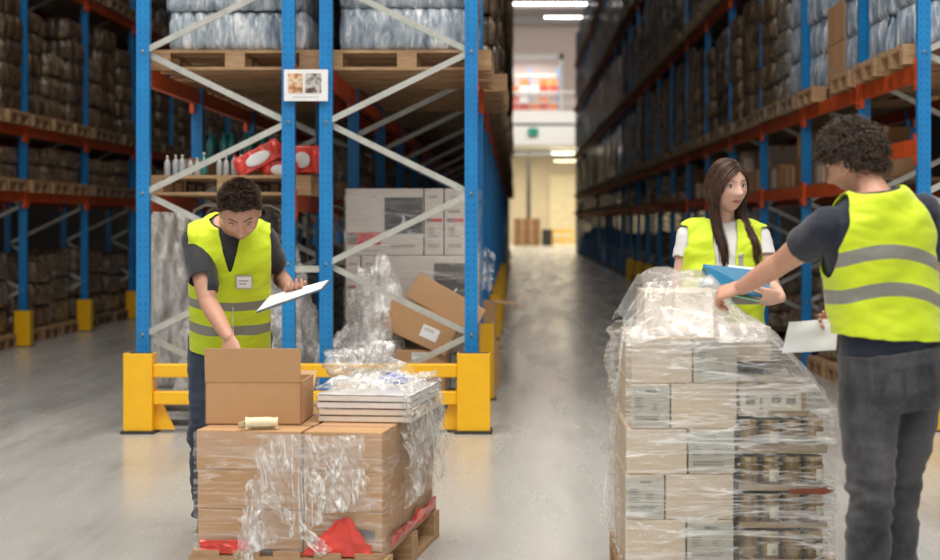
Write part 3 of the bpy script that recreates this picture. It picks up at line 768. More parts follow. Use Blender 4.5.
# carton with open flap standing out into the aisle
t = empty('open_box', (-.42,15.2,.40)); tag(t, 'brown box with flap sticking out into the aisle from the middle rack', 'box')
MB().bb(-.25,.25,-.3,.3,0,.34).build('carton_body', M['card'], t); MB().box((.34,0,.33), (.22,.5,.006), rot=Matrix.Rotation(.15,3,'Y')).build('flap', M['card_in'], t)
carton(-.42,15.2,0.0,.56,.66,.398,'plain brown box on the floor under the open-flap box')
# individually stacked cartons on the right-hand rack
r = rng(31); n = 0
for i in range(1, 7):
    for tier, z in ((1, LV0[0] if i == 0 else LV[0]), (0, 0)):
        if tier == 0 and i < 3: continue
        y = YS_R[i]+.12
        while y < YS_R[i+1]-.35:
            sy, sz = r.uniform(.28,.45), r.uniform(.2,.32)*(1 if tier else 1.2)
            if tier == 0 : break
            lv = 1 if r.random() < .55 or i == 0 else 2
            for q in range(lv):
                if z+.02+(q+1)*sz > z+.62: break
                carton(RX+.28+r.uniform(-.05,.05), y+sy/2, z+.026+q*(sz+.002), .42, sy-.02, sz, f'{"lower" if q == 0 else "upper"} brown carton, {ORD[n%12]} along shelf in {ORD[i]} bay of right-hand rack', r.choice(['card','card','card_pale','card_dark']), r.uniform(-.06,.06))
            n += 1; y += sy+r.uniform(0,.12)
        if tier == 0: continue
        o = MB().bb(.0,1.0,.05,YS_R[i+1]-YS_R[i]-.05,0,.022).build('shelf_deck', M['wood_old'], loc=(RX+.01,YS_R[i],z)); tag(o, f'wooden shelf deck on the lowest beams, {ORD[i]} bay of right-hand rack', 'shelf deck')
        n = 0
pallet(RX+.47, 15.45, LV[1]+.002, PI/2, 'wooden pallet under brown cartons between blue-grey loads, second bay of right-hand rack')
for q, (y, zz) in enumerate(((15.25,0),(15.66,0),(15.25,.36),(15.66,.36))):
    carton(RX+.32, y, LV[1]+.148+zz, .55,.40,.355, f'brown carton among blue-grey loads, {["lower near","lower far","upper near","upper far"][q]} of four, right-hand rack', 'card')
# things at the far end of the aisle
o = MB().bb(-.12,.12,-.12,.12,0,5.9).build('steel_column', M['dark'], loc=(.85,106,0)); tag(o, 'dark steel column against the beige end wall of the aisle', 'column')
o = MB().bb(-8,10,-.06,.06,-.12,.12).build('steel_beam', M['dark'], loc=(0,104.5,5.75)); tag(o, 'dark horizontal beam under the gallery', 'beam')
r = rng(40)
for i in range(3):
    for q in range(3): carton(.18+i*.55, 104.2, q*.56, .5,.6,.55, f'brown load at the far end of the aisle, {["bottom","middle","top"][q]} in {["left","centre","right"][i]} stack', 'card_dark', tape=False)
o = MB().bb(-.3,.3,-.4,.4,.1,1.1).bb(-.25,.25,-.45,-.4,.3,.9).build('dark_machine', M['dark'], loc=(1.95,104,-.098)); tag(o, 'small dark machine standing at the far end of the aisle', 'machine')
t = empty('safety_barrier', (2.9,104,0)); tag(t, 'yellow barrier at the foot of the end wall', 'barrier')
for x in (-.6,0,.6): MB().bb(x-.04,x+.04,-.04,.04,0,1.0).build('barrier_post', M['yellow'], t)
for z in (.35,.9): MB().bb(-.62,.62,-.03,.03,z-.07,z+.07).build('barrier_rail', M['yellow'], t)
t = empty('exit_sign', (1.05,98.6,7.0)); tag(t, 'small green sign hanging from the gallery front', 'sign')
MB().bb(-.3,.3,-.04,.04,-.5,-.1).build('sign_panel', lit('lit_green_sign', (.05,.35,.22), .8), t); MB().tube([(0,0,-.1),(0,0,.2)], .02, 6).build('sign_hanger', M['dark'], t)
mb = MB(); mb.bb(-1.0,1.0,0,.08,0,4.6)
for x in (-.5,0,.5): mb.bb(x-.02,x+.02,-.03,0,0,4.6)
struct(mb, 'door_1', simple('cream_door_paint',(.75,.68,.5),.6), loc=(3.3,112.8,0))

# ---------------------------------------------------------------- loaded pallet, left
RZL = -.131; c_, s_ = math.cos(RZL), math.sin(RZL); FLx, FLy = -1.276, 6.80
def LP(u, v, z=0): return V((FLx+u*c_-v*s_, FLy+u*s_+v*c_, z))
PW, PD = .76, 1.14; ZP = .146; HL = .157
pc = LP(PW/2, PD/2)
pallet(pc.x, pc.y, 0, RZL+PI/2, 'wooden pallet under the wrapped brown boxes, left foreground')
r = rng(6)
colx = [(0,.435),(.438,.76)]; rowy = [(0,.38),(.382,.76),(.762,1.14)]
for l in range(3):
    cx = colx if l != 1 else [(0,.322),(.325,.76)]
    if l < 2: cx = [(0,.435),(.438,.76)]
    for a, (u0,u1) in enumerate(cx):
        for b_, (v0,v1) in enumerate(rowy):
            j = r.uniform(-.004,.004); p = LP((u0+u1)/2+j, (v0+v1)/2, ZP+l*(HL+.001))
            t = empty('cardboard_box', p, RZL+r.uniform(-.008,.008))
            tag(t, f'brown box in the {["bottom","middle","top"][l]} layer of the left pallet, {["left","right"][a]} column, {["front","middle","back"][b_]} row', 'box')
            w_, d_ = u1-u0-.006, v1-v0-.006
            MB().bb(-w_/2,w_/2,-d_/2,d_/2,0,HL).build('carton_body', M['card'], t, bevel=.004)
            MB().bb(-w_/2-.001,w_/2+.001,-.024,.024,HL-.04,HL+.001).bb(-.0,w_/2,-.001,.001,HL,HL+.0008).build('parcel_tape', M['tape'], t)
            if a == 1 and b_ == 0 and l == 0:
                MB().bb(.06,.13,-d_/2-.002,-d_/2,.05,.09).build('printed_mark', M['ink'], t)
ZL = ZP+3*(HL+.001)
# white flat packs
M['cream_poly'] = simple('cream_polythene', (.78,.70,.60), .45, var=.05, bmp=.2, bscale=25)
for k in range(4):
    p = LP(.62-.004*(k%2), .62, ZL+.002+k*.0285)
    m = MB(); m.grid(lambda u, v: V(((u-.5)*.40, (v-.5)*.62, .026+.003*noise.noise(V((u*5,v*6,k))))), 14, 20); m.bb(-.198,.198,-.308,.308,0,.024)
    t = m.build('white_flat_pack', M['white_poly' if k > 1 else 'cream_poly'], loc=p, rot=(0,0,RZL+.03*math.sin(k*2)), bevel=.004); tag(t, f'flat white packet on the wrapped left pallet, {["bottom","second","third","topmost"][k]} in the stack', 'packet')
o = crumple(LP(.66,.72,ZL+.145), (.06,.05,.022), 4, .4, 'blue_wad' if 0 else 'film_heap', 16, 'blue_label'); o.data.materials[0] = simple('blue_print_film', (.02,.08,.55), .35); tag(o, 'crumpled blue-printed label on top of the white flat packets', 'label')
# opened box
t = empty('open_cardboard_box', V((-1.071,6.95,ZL+.002)), -.03); tag(t, 'opened brown cardboard box with raised front flap on the left pallet', 'box')
W_, D_, H_ = .394, .34, .175; th = .005
MB().bb(-W_/2,W_/2,0,th,0,H_).bb(-W_/2,W_/2,D_-th,D_,0,H_).bb(-W_/2,-W_/2+th,0,D_,0,H_).bb(W_/2-th,W_/2,0,D_,0,H_).bb(-W_/2,W_/2,0,D_,0,th).build('box_body', M['card'], t)
MB().box((0,-.006,H_+.068), (W_,th,.138), rot=Matrix.Rotation(.09,3,'X')).build('front_flap', M['card'], t)
if 0: MB().box((W_/2+.045,D_/2,H_-.045), (th,D_-.02,.13), rot=Matrix.Rotation(-.75,3,'Y')).build('side_flap', M['card_in'], t)
if 0: MB().box((-W_/2-.03,D_/2,H_-.06), (th,D_-.02,.13), rot=Matrix.Rotation(.45,3,'Y')).build('side_flap', M['card_in'], t)
MB().box((0,D_+.05,H_-.03), (W_,th,.12), rot=Matrix.Rotation(-.9,3,'X')).build('back_flap', M['card_in'], t)
# curled cream paper at the front edge
m = MB(); 
def curl(u, v):
    a = -.6+v*5.6; rr = .022+.003*v; return V(((u-.5)*.13, -rr*math.cos(a), .024+rr*math.sin(a)+.004*noise.noise(V((u*4,v*3,2)))))
m.grid(curl, 16, 30); m.grid(lambda u, v: V((-.065-.028*u, -.02+.03*v, .002+.035*(1-v)*(1-.3*u))), 5, 5)
o = m.build('curled_paper', M['paper_cream'], loc=LP(.26,.035,ZL+.002), rot=(0,0,RZL+.25), smooth=True, solid=.001); tag(o, 'curled cream paper tube lying at the front edge before the open box', 'paper')
o = crumple(LP(.42,.50,ZL+.05), (.045,.05,.03), 14, .5, 'film_heap', 16, 'film_scrap'); tag(o, 'small wad of film beside the open box', 'plastic film')
# tight wrap
def lsh(u0,u1,v0,v1,z0,z1,amp,m_,seed,name,label,off=.008,nu=220,nv=60):
    b = MB(); L = [(u0-off,v0-off),(u1+off,v0-off),(u1+off,v1+off),(u0-off,v1+off)]
    seg = [(V((*L[i],0)), V((*L[(i+1)%4],0))) for i in range(4)]; tot = sum((q-a).length for a, q in seg)
    def pt(u, v):
        s = u*tot
        for a, q in seg:
            l = (q-a).length
            if s <= l+1e-6: p = a+(q-a)*(s/l); nrm = V(((q-a).y, -(q-a).x, 0)).normalized(); break
            s -= l
        z = z0+(z1-z0)*v; k = amp*noise.noise(V((p.x*4+seed, p.y*4, z*22+p.x*6)))+amp*.6*noise.noise(V((p.x*9+seed, p.y*9, z*60)))
        p = p+nrm*max(-off*.55, k); return LP(p.x, p.y, z)
    b.grid(pt, nu, nv); o = b.build(name, M[m_], smooth=True); return tag(o, label, 'stretch film')
lsh(0,PW,0,PD,.13,ZL-.006,.009,'film_wrap',5,'stretch_film','tight clear stretch film wound around the brown boxes of the left pallet')
# loose film hanging down the front and the right side
def hang(cor, seed, name, label, amp=.03, mt='film_loose', nu=50, nv=60, folds=7, lift=.012):
    """cor: four (u, z) corners on the front face TL, TR, BR, BL"""
    b = MB()
    def pt(u, v):
        top = V((*cor[0],0)).lerp(V((*cor[1],0)), u); bot = V((*cor[3],0)).lerp(V((*cor[2],0)), u); p = top.lerp(bot, v)
        e = .012*noise.noise(V((v*9+seed, u*2, 0)))*(1 if 0 < u < 1 else 2.2)
        f = abs(noise.noise(V((u*folds+seed+1.2*noise.noise(V((u*3,v*3,seed))), v*2.2, 1))))*amp*1.6+abs(noise.noise(V((u*folds*2.3, v*9, seed))))*amp*.7
        return LP(p.x+e, -.014-lift-f, p.y)
    b.grid(pt, nu, nv); o = b.build(name, M[mt], smooth=True); return tag(o, label, 'plastic film')
def fz(py): return CH-(py-VY)/253
def fu(px): return ((px-VX)/253-FLx)/.991
hang([(fu(258),fz(434)),(fu(312),fz(434)),(fu(330),fz(520)),(fu(246),fz(558))], 3, 'hanging_film', 'crumpled film sheet hanging down the front of left pallet load')
hang([(fu(306),fz(436)),(fu(366),fz(434)),(fu(374),fz(508)),(fu(322),fz(512))], 9, 'hanging_film', 'shorter crumpled film sheet hanging at the right front of left pallet load', folds=9)
hang([(fu(262),fz(500)),(fu(274),fz(497)),(fu(334),fz(548)),(fu(322),fz(556))], 15, 'hanging_film', 'twisted film strand crossing the front of left pallet load', .02, folds=3)
hang([(fu(248),fz(480)),(fu(262),fz(480)),(fu(254),fz(562)),(fu(236),fz(562))], 19, 'hanging_film', 'narrow film tail hanging lowest on the front of left pallet', .02, folds=3)
# red film at the base
def redp(cor, seed, label):
    o = hang(cor, seed, 'red_film', label, .012, 'red_plastic', 20, 14, 4, .0); return o
redp([(fu(198),fz(543)),(fu(258),fz(541)),(fu(260),fz(556)),(fu(198),fz(556))], 2, 'strip of red film at the base of left pallet load, left end')
redp([(fu(338),fz(519)),(fu(350),fz(516)),(fu(378),fz(556)),(fu(300),fz(556))], 6, 'peaked piece of red film at the base of left pallet load')
b = MB()
b.grid(lambda u, v: LP(PW+.014+.02*abs(noise.noise(V((u*9,v*4,1)))), .1+u*1.0, .15+.075*v*(.6+.4*noise.noise(V((u*6,0,2))))), 40, 8)
tag(b.build('red_film', M['red_plastic'], smooth=True), 'long strip of red film along the right side of left pallet base', 'plastic film')
# crumpled film over the white packets and down the right side
def heapgrid(seed):
    b = MB()
    def pt(u, v):
        x = .40+u*.50; y = .26+v*.78
        z = ZL+.135; over = max(0, x-.79)
        if over: z -= over*2.6; x = .79+over*.35
        k = abs(noise.noise(V((u*5+seed, v*7, 1))))*.055+abs(noise.noise(V((u*13, v*15+seed, 2))))*.03
        return LP(x+k*.4, y+.04*noise.noise(V((u*4,v*4,5))), z+k)
    b.grid(pt, 80, 90); return b
tag(heapgrid(4).build('crumpled_film', M['film_loose'], smooth=True), 'crumpled clear film lying over the white flat packets', 'plastic film')
tag(crumple(LP(.50,.86,ZL+.20), (.13,.16,.075), 33, .6, 'film_loose', 44, 'film_wad'), 'raised wad of clear film behind the white flat packets', 'plastic film')
b = MB()
def side(u, v):
    k = abs(noise.noise(V((u*6, v*5, 3))))*.07+abs(noise.noise(V((u*15, v*9, 4))))*.03
    return LP(PW+.02+k+.03*v, .18+u*.9, ZL+.12-(.12+v*.33)*(1 if 0 else 1)*v-.0)
b.grid(side, 70, 60); tag(b.build('hanging_film', M['film_loose'], smooth=True), 'crumpled film sheet hanging down the right side of left pallet load', 'plastic film')
o = MB().grid(lambda u, v: V(((u-.5)*.22,(v-.5)*.30,.004+.012*u*u)), 8, 8).build('cream_paper_sheet', M['paper_cream'], loc=(-.36,6.95,0.001), rot=(0,0,-.5), smooth=True, solid=.0015); tag(o, 'cream paper sheet on the floor right of left pallet', 'paper')

# ---------------------------------------------------------------- loaded pallet, right
YR = 6.39; SR = FPX/YR
def rx(px): return (px-VX)/SR
def rzv(py): return CH-(py-VY)/SR
pallet(.82, YR+.40, 0.002, 0, 'wooden pallet under the boxes and jars, right foreground', 'wood', .84, .82)
LH = .171; Z0R = .148+.012
def pbox(x0, x1, y0, y1, z, h, face, label, m='card_pale'):
    t = empty('pale_cardboard_box', ((x0+x1)/2, (y0+y1)/2, z), rng(int(z*100+x0*37)).uniform(-.006,.006)); tag(t, label, 'box'); w, d = x1-x0-.005, y1-y0-.005
    MB().bb(-w/2,w/2,-d/2,d/2,0,h-.002).build('carton_body', M[m], t, bevel=.0035)
    if face:
        f0, f1, inv = face; a, b2 = -w/2+f0*w, -w/2+f1*w; e = -d/2-.0012; W2 = b2-a
        MB().bb(a,b2,e,-d/2,.01,h-.012).build('printed_panel', M['label_grey'], t)
        m2 = MB()
        m2.bb(a+.38*W2,a+.66*W2,e-.0008,e,h*.80,h*.85)
        r2 = rng(int(z*50)+int(x0*10))
        for q, zz in enumerate((.66,.60,.54,.48,.42)):
            x = a+.1*W2; 
            m2.bb(x,x+W2*r2.uniform(.12,.25),e-.0008,e,h*zz,h*(zz+.018)); 
            if q > 1: m2.bb(a+.55*W2,a+W2*r2.uniform(.62,.75),e-.0008,e,h*zz,h*(zz+.018))
        for zz in (.25,.19):
            x = a+.1*W2
            while x < a+.72*W2: l = W2*r2.uniform(.03,.07); m2.bb(x,x+l,e-.0008,e,h*zz,h*(zz+.035)); x += l+W2*.02
        m2.build('printed_lines', M['ink'], t)
    return t
XL, XM = .437, .838
for l in range(5):
    z = Z0R+.0+(l)*LH; odd = (4-l)%2 == 0; nm = ['bottom','second','middle','fourth','top'][l]
    sp = XL+(.232 if odd else .150); sh_ = (0,-.003,-.02,-.024,-.024)[4-l]
    for rr, (y0,y1) in enumerate(((YR,YR+.36),(YR+.362,YR+.72))):
        pbox(XL+sh_, sp+sh_, y0, y1, z, LH, None if odd or rr else (0,1,0), f'pale box in the {nm} layer of right load, left end, {["front","back"][rr]} row')
        pbox(sp+sh_+.001, XM+sh_*.6, y0, y1, z, LH, (0,1,0) if odd and not rr else None, f'pale box in the {nm} layer of right load, beside the jars, {["front","back"][rr]} row')
ZTR = Z0R+5*LH
pbox(.50,.81,YR+.14,YR+.62,ZTR+.002,.165,None,'pale box alone on top of the right load under milky film')
pbox(.842,1.02,YR+.36,YR+.70,ZTR-.12,.14,None,'pale box on the jar side of right load, behind the top tray')
# trays of jars
M['jar'] = simple('amber_jar_contents', (.20,.115,.02), .15, var=.75, nscale=22, coat=.9)
M['jarlid'] = simple('gold_jar_lid', (.50,.36,.16), .3, .6); M['jarlabel'] = simple('cream_jar_label', (.68,.64,.52), .5)
jr = .038
def jar_meshes():
    a = MB().tube([(0,0,0),(0,0,.006),(0,0,.085),(0,0,.096),(0,0,.100)], [jr*.9,jr,jr,jr*.86,jr*.84], 20).mesh('jar_body', M['jar'], True)
    b_ = MB().tube([(0,0,.100),(0,0,.118)], jr*.9, 20).mesh('jar_lid', M['jarlid'], False)
    m = MB(); m.grid(lambda u, v: V(((jr+.0008)*math.sin(-.2+u*1.1), -(jr+.0008)*math.cos(-.2+u*1.1), .028+.045*v)), 8, 1); c = m.mesh('jar_label', M['jarlabel'], True)
    m = MB()
    for i in range(6): m.grid(lambda u, v, i=i: V(((jr+.0014)*math.sin(.35+i*.07+u*.035), -(jr+.0014)*math.cos(.35+i*.07+u*.035), .034+.016*v)), 1, 1)
    return a, b_, c, m.mesh('barcode', M['ink'], False)
JM = jar_meshes()
def jar(x, y, z, label, group=None, rz=0, lab_=True):
    t = empty('glass_jar', (x,y,z), rz); tag(t, label, 'jar', group)
    for nm, me in zip(('jar_body','jar_lid','jar_label'), JM):
        if nm == 'jar_label' and not lab_: continue
        o = bpy.data.objects.new(nm, me); COL.objects.link(o); o.parent = t
    if not lab_: return
    q = bpy.data.objects.new('barcode', JM[3]); COL.objects.link(q); q.parent = o
jz = [Z0R, Z0R+.140, Z0R+.280, Z0R+.420, Z0R+.560]; r = rng(77)
M['traycard'] = card_mat('brown_tray_cardboard', (.36,.27,.16))
for l, z in enumerate(jz):
    top = l == 4; nx = 3 if top else 4; x1 = .845+nx*.0815
    nm = ['bottom','second','third','fourth','top'][l]
    t = empty('jar_tray', (0,0,0)); tag(t, f'shallow cardboard tray holding the {nm} layer of jars', 'tray')
    MB().bb(.842,x1+.003,YR+.005,YR+.34,z,z+.006).build('tray_base', M['traycard'], t)
    hh = .118 if top else .022 if l < 3 else .03
    MB().bb(.842,x1+.003,YR+.003,YR+.006,z,z+hh).bb(x1+.001,x1+.004,YR+.003,YR+.34,z,z+hh).build('tray_wall', M['traycard'], t)
    if top:
        m2 = MB(); m3 = MB()
        for a, b_ in ((.848,.925),(.93,1.08)): m2.bb(a,b_-.004,YR+.001,YR+.003,z+.02,z+.095)
        for a in (.868,.965,1.02): m3.bb(a,a+.035,YR,YR+.001,z+.045,z+.08)
        m2.build('white_sticker', M['jarlabel'], t); m3.build('dark_sticker', M['ink'], t)
    for i in range(nx):
        for j in range(4):
            jar(.845+.0405+i*.0815, YR+.048+j*.081, z+.007, f'amber jar in the {nm} layer of right load, front row, {ORD[i]} from the boxes' if j == 0 else f'amber jar behind the front row, {nm} layer of right load', None if j == 0 else f'jars behind the front row, {nm} layer', r.uniform(-.35,.35) if i != 3 else .3, lab_=(i%2 == 1))
pbox(.845,1.165,YR+.36,YR+.72,Z0R,.33,None,'large pale box behind the lower jars of right load')
pbox(.845,1.165,YR+.36,YR+.72,Z0R+.332,.29,None,'large pale box behind the upper jars of right load')
# milky film over everything
def Hx(x):
    ks = [(.36,.98),(.43,1.10),(.50,1.205),(.60,1.225),(.76,1.215),(.86,1.10),(1.0,.99),(1.10,.885),(1.2,.76),(1.3,.70)]
    for (a,h), (b2,g) in zip(ks, ks[1:]):
        if x <= b2: k = max(0,(x-a)/(b2-a)); return h+(g-h)*k
    return ks[-1][1]
b = MB(); X0_, X1_, Y0_, Y1_ = .415, 1.195, YR-.012, YR+.74
def topf(u, v):
    x = X0_+(X1_-X0_)*u; y = Y0_+(Y1_-Y0_)*v; k = abs(noise.noise(V((x*4.5,y*5,1))))*.065+abs(noise.noise(V((x*10+y*4,y*6,2))))*.014
    edge = min(1, min(v,1-v)*5); h = Hx(x)
    return V((x-.01*(1-edge), y, h-(1-edge)*(.015 if h < 1.03 else .015+min(.19,h-1.01)*(1 if v < .5 else .6))+k*(.35+.65*edge)))
b.grid(topf, 110, 80)
tag(b.build('film_cover', M['film_milky'], smooth=True), 'crumpled milky film draped over the top of the right load', 'stretch film')
b = MB()
def wall(u, v):
    per = [(X0_,Y0_),(X1_,Y0_),(X1_,Y1_),(X0_,Y1_)]; s = u*4; i = min(3,int(s)); f = s-i; a = V((*per[i],0)); c2 = V((*per[(i+1)%4],0)); p = a.lerp(c2, f)
    nrm = V(((c2-a).y, -(c2-a).x, 0)).normalized(); ht = min(Hx(p.x)-.01, 1.04 if i != 3 else 1.0); z = .16+(ht-.16)*v
    k = .010*noise.noise(V((p.x*3, p.y*3, z*20+p.x*5)))+.006*noise.noise(V((p.x*8, p.y*8, z*60)))
    if i == 3: k += .012+.045*abs(noise.noise(V((p.y*5, z*6, 3))))*(.3+v)
    if i == 1: k += .006+.02*abs(noise.noise(V((p.y*5, z*6, 5))))
    return p+nrm*max(k,-.004)+V((0,0,z))
b.grid(wall, 280, 110); tag(b.build('stretch_film', M['film_white'], smooth=True), 'clear stretch film wound in bands around the right load', 'stretch film')
b = MB()
def tail(u, v): 
    return V((.43-.02-.085*v*(1-u*.8)-.03*abs(noise.noise(V((u*6,v*5,1)))), YR-.02+.1*u+.02*noise.noise(V((v*6,u*3,2))), 1.04-v*.72))
b.grid(tail, 30, 60); tag(b.build('hanging_film', M['film_loose'], smooth=True), 'loose film tail hanging at the left edge of the right load', 'plastic film')
# rust-brown strap end sticking out between jar layers
o = MB().add([(1.03,YR-.016,.447),(1.16,YR-.016,.452),(1.20,YR-.02,.442),(1.16,YR-.018,.428),(1.03,YR-.016,.432)]+[(1.03,YR-.010,.447),(1.16,YR-.010,.452),(1.20,YR-.014,.442),(1.16,YR-.012,.428),(1.03,YR-.010,.432)], [(0,1,2,3,4),(9,8,7,6,5),(0,5,6,1),(1,6,7,2),(2,7,8,3),(3,8,9,4),(4,9,5,0)]).build('card_strip', simple('rust_brown_card',(.23,.06,.03),.6)); tag(o, 'rust-brown card strip between two jar layers', 'card strip')
# ---------------------------------------------------------------- people
def skin_mat():
    m, nt, out = mat('skin'); b = principled(nt, out, (.6,.35,.25), .45, spec=.45)
    at = nd(nt, 'ShaderNodeAttribute', attribute_name='Col'); v = coords(nt)
    n = noise_tex(nt, v, 30, 4); mx = nd(nt, 'ShaderNodeMix', data_type='RGBA', blend_type='MULTIPLY'); mx.inputs[0].default_value = .35
    nt.links.new(at.outputs['Color'], mx.inputs[6]); nt.links.new(ramp(nt, n, [(.3,(.86,.78,.76)),(.7,(1,1,1))]), mx.inputs[7]); nt.links.new(mx.outputs[2], b.inputs['Base Color'])
    b.inputs['Subsurface Weight'].default_value = .12; b.inputs['Subsurface Radius'].default_value = (.012,.005,.003); b.inputs['Subsurface Scale'].default_value = 1.0
    return m
M['skin'] = skin_mat()
def vest_mat(name, bands):
    m, nt, out = mat(name); b = principled(nt, out, (.64,.82,.01), .62, sheen=.3)
    at = nd(nt, 'ShaderNodeAttribute', attribute_name='upos'); v = coords(nt)
    fac = None
    def mth(op, a, c=None):
        n = nd(nt, 'ShaderNodeMath', operation=op)
        for i, q in enumerate((a, c)):
            if q is None: continue
            if isinstance(q, (int,float)): n.inputs[i].default_value = q
            else: nt.links.new(q, n.inputs[i])
        return n.outputs[0]
    def band(c, h): return mth('LESS_THAN', mth('ABSOLUTE', mth('SUBTRACT', at.outputs['Fac'], c)), h)
    for c, h in bands: fac = band(c,h) if fac is None else mth('MAXIMUM', fac, band(c,h))
    base = ramp(nt, noise_tex(nt, v, 4, 3), [(.3,(.60,.77,.006)),(.7,(.70,.86,.012))])
    mx = nd(nt, 'ShaderNodeMix', data_type='RGBA'); nt.links.new(fac, mx.inputs[0]); nt.links.new(base, mx.inputs[6]); mx.inputs[7].default_value = (.25,.25,.215,1)
    nt.links.new(mx.outputs[2], b.inputs['Base Color'])
    rg = mth('SUBTRACT', .65, mth('MULTIPLY', fac, .25)); nt.links.new(rg, b.inputs['Roughness'])
    bump(nt, b, noise_tex(nt, v, 260, 2), .12, .001)
    return m
M['navy'] = simple('navy_cotton', (.012,.017,.035), .85, var=.15, nscale=12, bmp=.2, bscale=300, sheen=.2)
M['charcoal'] = simple('charcoal_cotton', (.028,.03,.034), .85, var=.12, nscale=12, bmp=.2, bscale=300, sheen=.2)
M['white_cotton'] = simple('white_cotton', (.80,.79,.78), .8, var=.03, bmp=.2, bscale=300)
def denim(name, a, b2):
    m, nt, out = mat(name); b = principled(nt, out, a, .85, sheen=.15)
    v = coords(nt, (1,1,.6)); f = noise_tex(nt, v, 7, 6, .65, .3); g = noise_tex(nt, coords(nt, (400,400,40)), 1, 2)
    mx = nd(nt, 'ShaderNodeMath', operation='MULTIPLY_ADD'); mx.inputs[1].default_value = .3; nt.links.new(g, mx.inputs[0]); nt.links.new(f, mx.inputs[2])
    nt.links.new(ramp(nt, mx.outputs[0], [(.45,a),(.85,b2)]), b.inputs['Base Color']); bump(nt, b, g, .2, .001); return m
M['denim_grey'] = denim('washed_grey_denim', (.016,.017,.020), (.095,.095,.102)); M['denim_blue'] = denim('dark_blue_denim', (.012,.02,.04), (.04,.06,.10))
M['shoe'] = simple('black_shoe_leather', (.02,.02,.02), .4)
def hair_mat(name, a, b2):
    m, nt, out = mat(name); b = principled(nt, out, a, .42, spec=.5)
    nt.links.new(ramp(nt, noise_tex(nt, coords(nt), 40, 3), [(.3,a),(.75,b2)]), b.inputs['Base Color']); return m
M['hair_brown'] = hair_mat('dark_brown_hair', (.024,.013,.008), (.14,.08,.045)); M['hair_curly'] = hair_mat('curly_brown_hair', (.012,.007,.005), (.12,.07,.042)); M['hair_long'] = hair_mat('long_brown_hair', (.025,.012,.008), (.12,.055,.035))
M['eye_white'] = simple('eye_white', (.75,.72,.70), .2, var=0); M['iris'] = simple('brown_iris', (.03,.014,.008), .15, var=0, coat=.6)

def remeshed(mb, voxel, smooth_it=2):
    o = mb.build('tmp', M['skin']); md = o.modifiers.new('r', 'REMESH'); md.mode = 'VOXEL'; md.voxel_size = voxel; md.adaptivity = 0
    if smooth_it: s = o.modifiers.new('s', 'SMOOTH'); s.iterations = smooth_it; s.factor = .5
    dg = bpy.context.evaluated_depsgraph_get(); me = bpy.data.meshes.new_from_object(o.evaluated_get(dg)); bpy.data.objects.remove(o); return me
def finish(me, name, material, parent, solid=0):
    me.materials.clear(); me.materials.append(material); me.polygons.foreach_set('use_smooth', [True]*len(me.polygons)); me.name = name
    o = bpy.data.objects.new(name, me); COL.objects.link(o)
    if parent: o.parent = parent; o.matrix_parent_inverse = parent.matrix_world.inverted() if 0 else Matrix.Translation(-parent.location)
    if solid: b = o.modifiers.new('solid', 'SOLIDIFY'); b.thickness = solid; b.offset = -1
    return o
def cut(me, keep):
    import bmesh
    bm = bmesh.new(); bm.from_mesh(me); kill = [v for v in bm.verts if not keep(v.co)]
    bmesh.ops.delete(bm, geom=kill, context='VERTS')
    for it in range(8):
        bv = {}
        for e in bm.edges:
            if e.is_boundary:
                a, b2 = e.verts; bv.setdefault(a, []).append(b2.co.copy()); bv.setdefault(b2, []).append(a.co.copy())
        new = {v: v.co*.4+sum(l, V())/len(l)*.6 for v, l in bv.items()}
        for v, c in new.items(): v.co = c
    bm.to_mesh(me); bm.free(); me.update(); return me
def displace(me, fn):
    nrm = [v.normal.copy() for v in me.vertices]
    for v, n in zip(me.vertices, nrm): v.co = v.co+n*fn(v.co)
    me.update()

class Frame:
    def __init__(s, o, f, u): s.o = V(o); s.U = V(u).normalized(); F = V(f); s.F = (F-s.U*F.dot(s.U)).normalized(); s.R = s.F.cross(s.U).normalized(); s.M = Matrix((s.R, s.F, s.U))
    def p(s, r, f, u): return s.o+s.R*r+s.F*f+s.U*u
    def l(s, w): return s.M @ (V(w)-s.o)
def sring(fr, u, hw, hd, fo=0, ro=0, n=28, e=2.3):
    out = []
    for j in range(n):
        a = 2*PI*j/n; c, s = math.cos(a), math.sin(a)
        out.append(fr.p(ro+hw*math.copysign(abs(c)**(2/e), c), fo+hd*math.copysign(abs(s)**(2/e), s), u))
    return out
TM = [(-.10,.13,.09,0),(-.04,.165,.115,0),(.05,.168,.115,0),(.16,.150,.105,.005),(.26,.150,.105,.01),(.36,.168,.115,.01),(.44,.178,.115,.005),(.50,.165,.10,0),(.545,.115,.08,-.01),(.58,.07,.065,-.015)]
TF = [(-.10,.13,.09,0),(-.04,.165,.11,0),(.05,.160,.105,0),(.16,.122,.088,.005),(.26,.122,.092,.01),(.35,.142,.112,.018),(.42,.150,.105,.01),(.49,.142,.085,0),(.535,.095,.065,-.01),(.57,.055,.052,-.015)]
def torso(mb, fr, T, k, inf=0, u0=-9, u1=9, infd=None, box=0):
    infd = inf if infd is None else infd
    rs = [sring(fr, u*k, hw+inf+box*max(0,.0), hd+infd, fo) for (u,hw,hd,fo) in T if u0 <= u <= u1]
    mb.rings(rs)
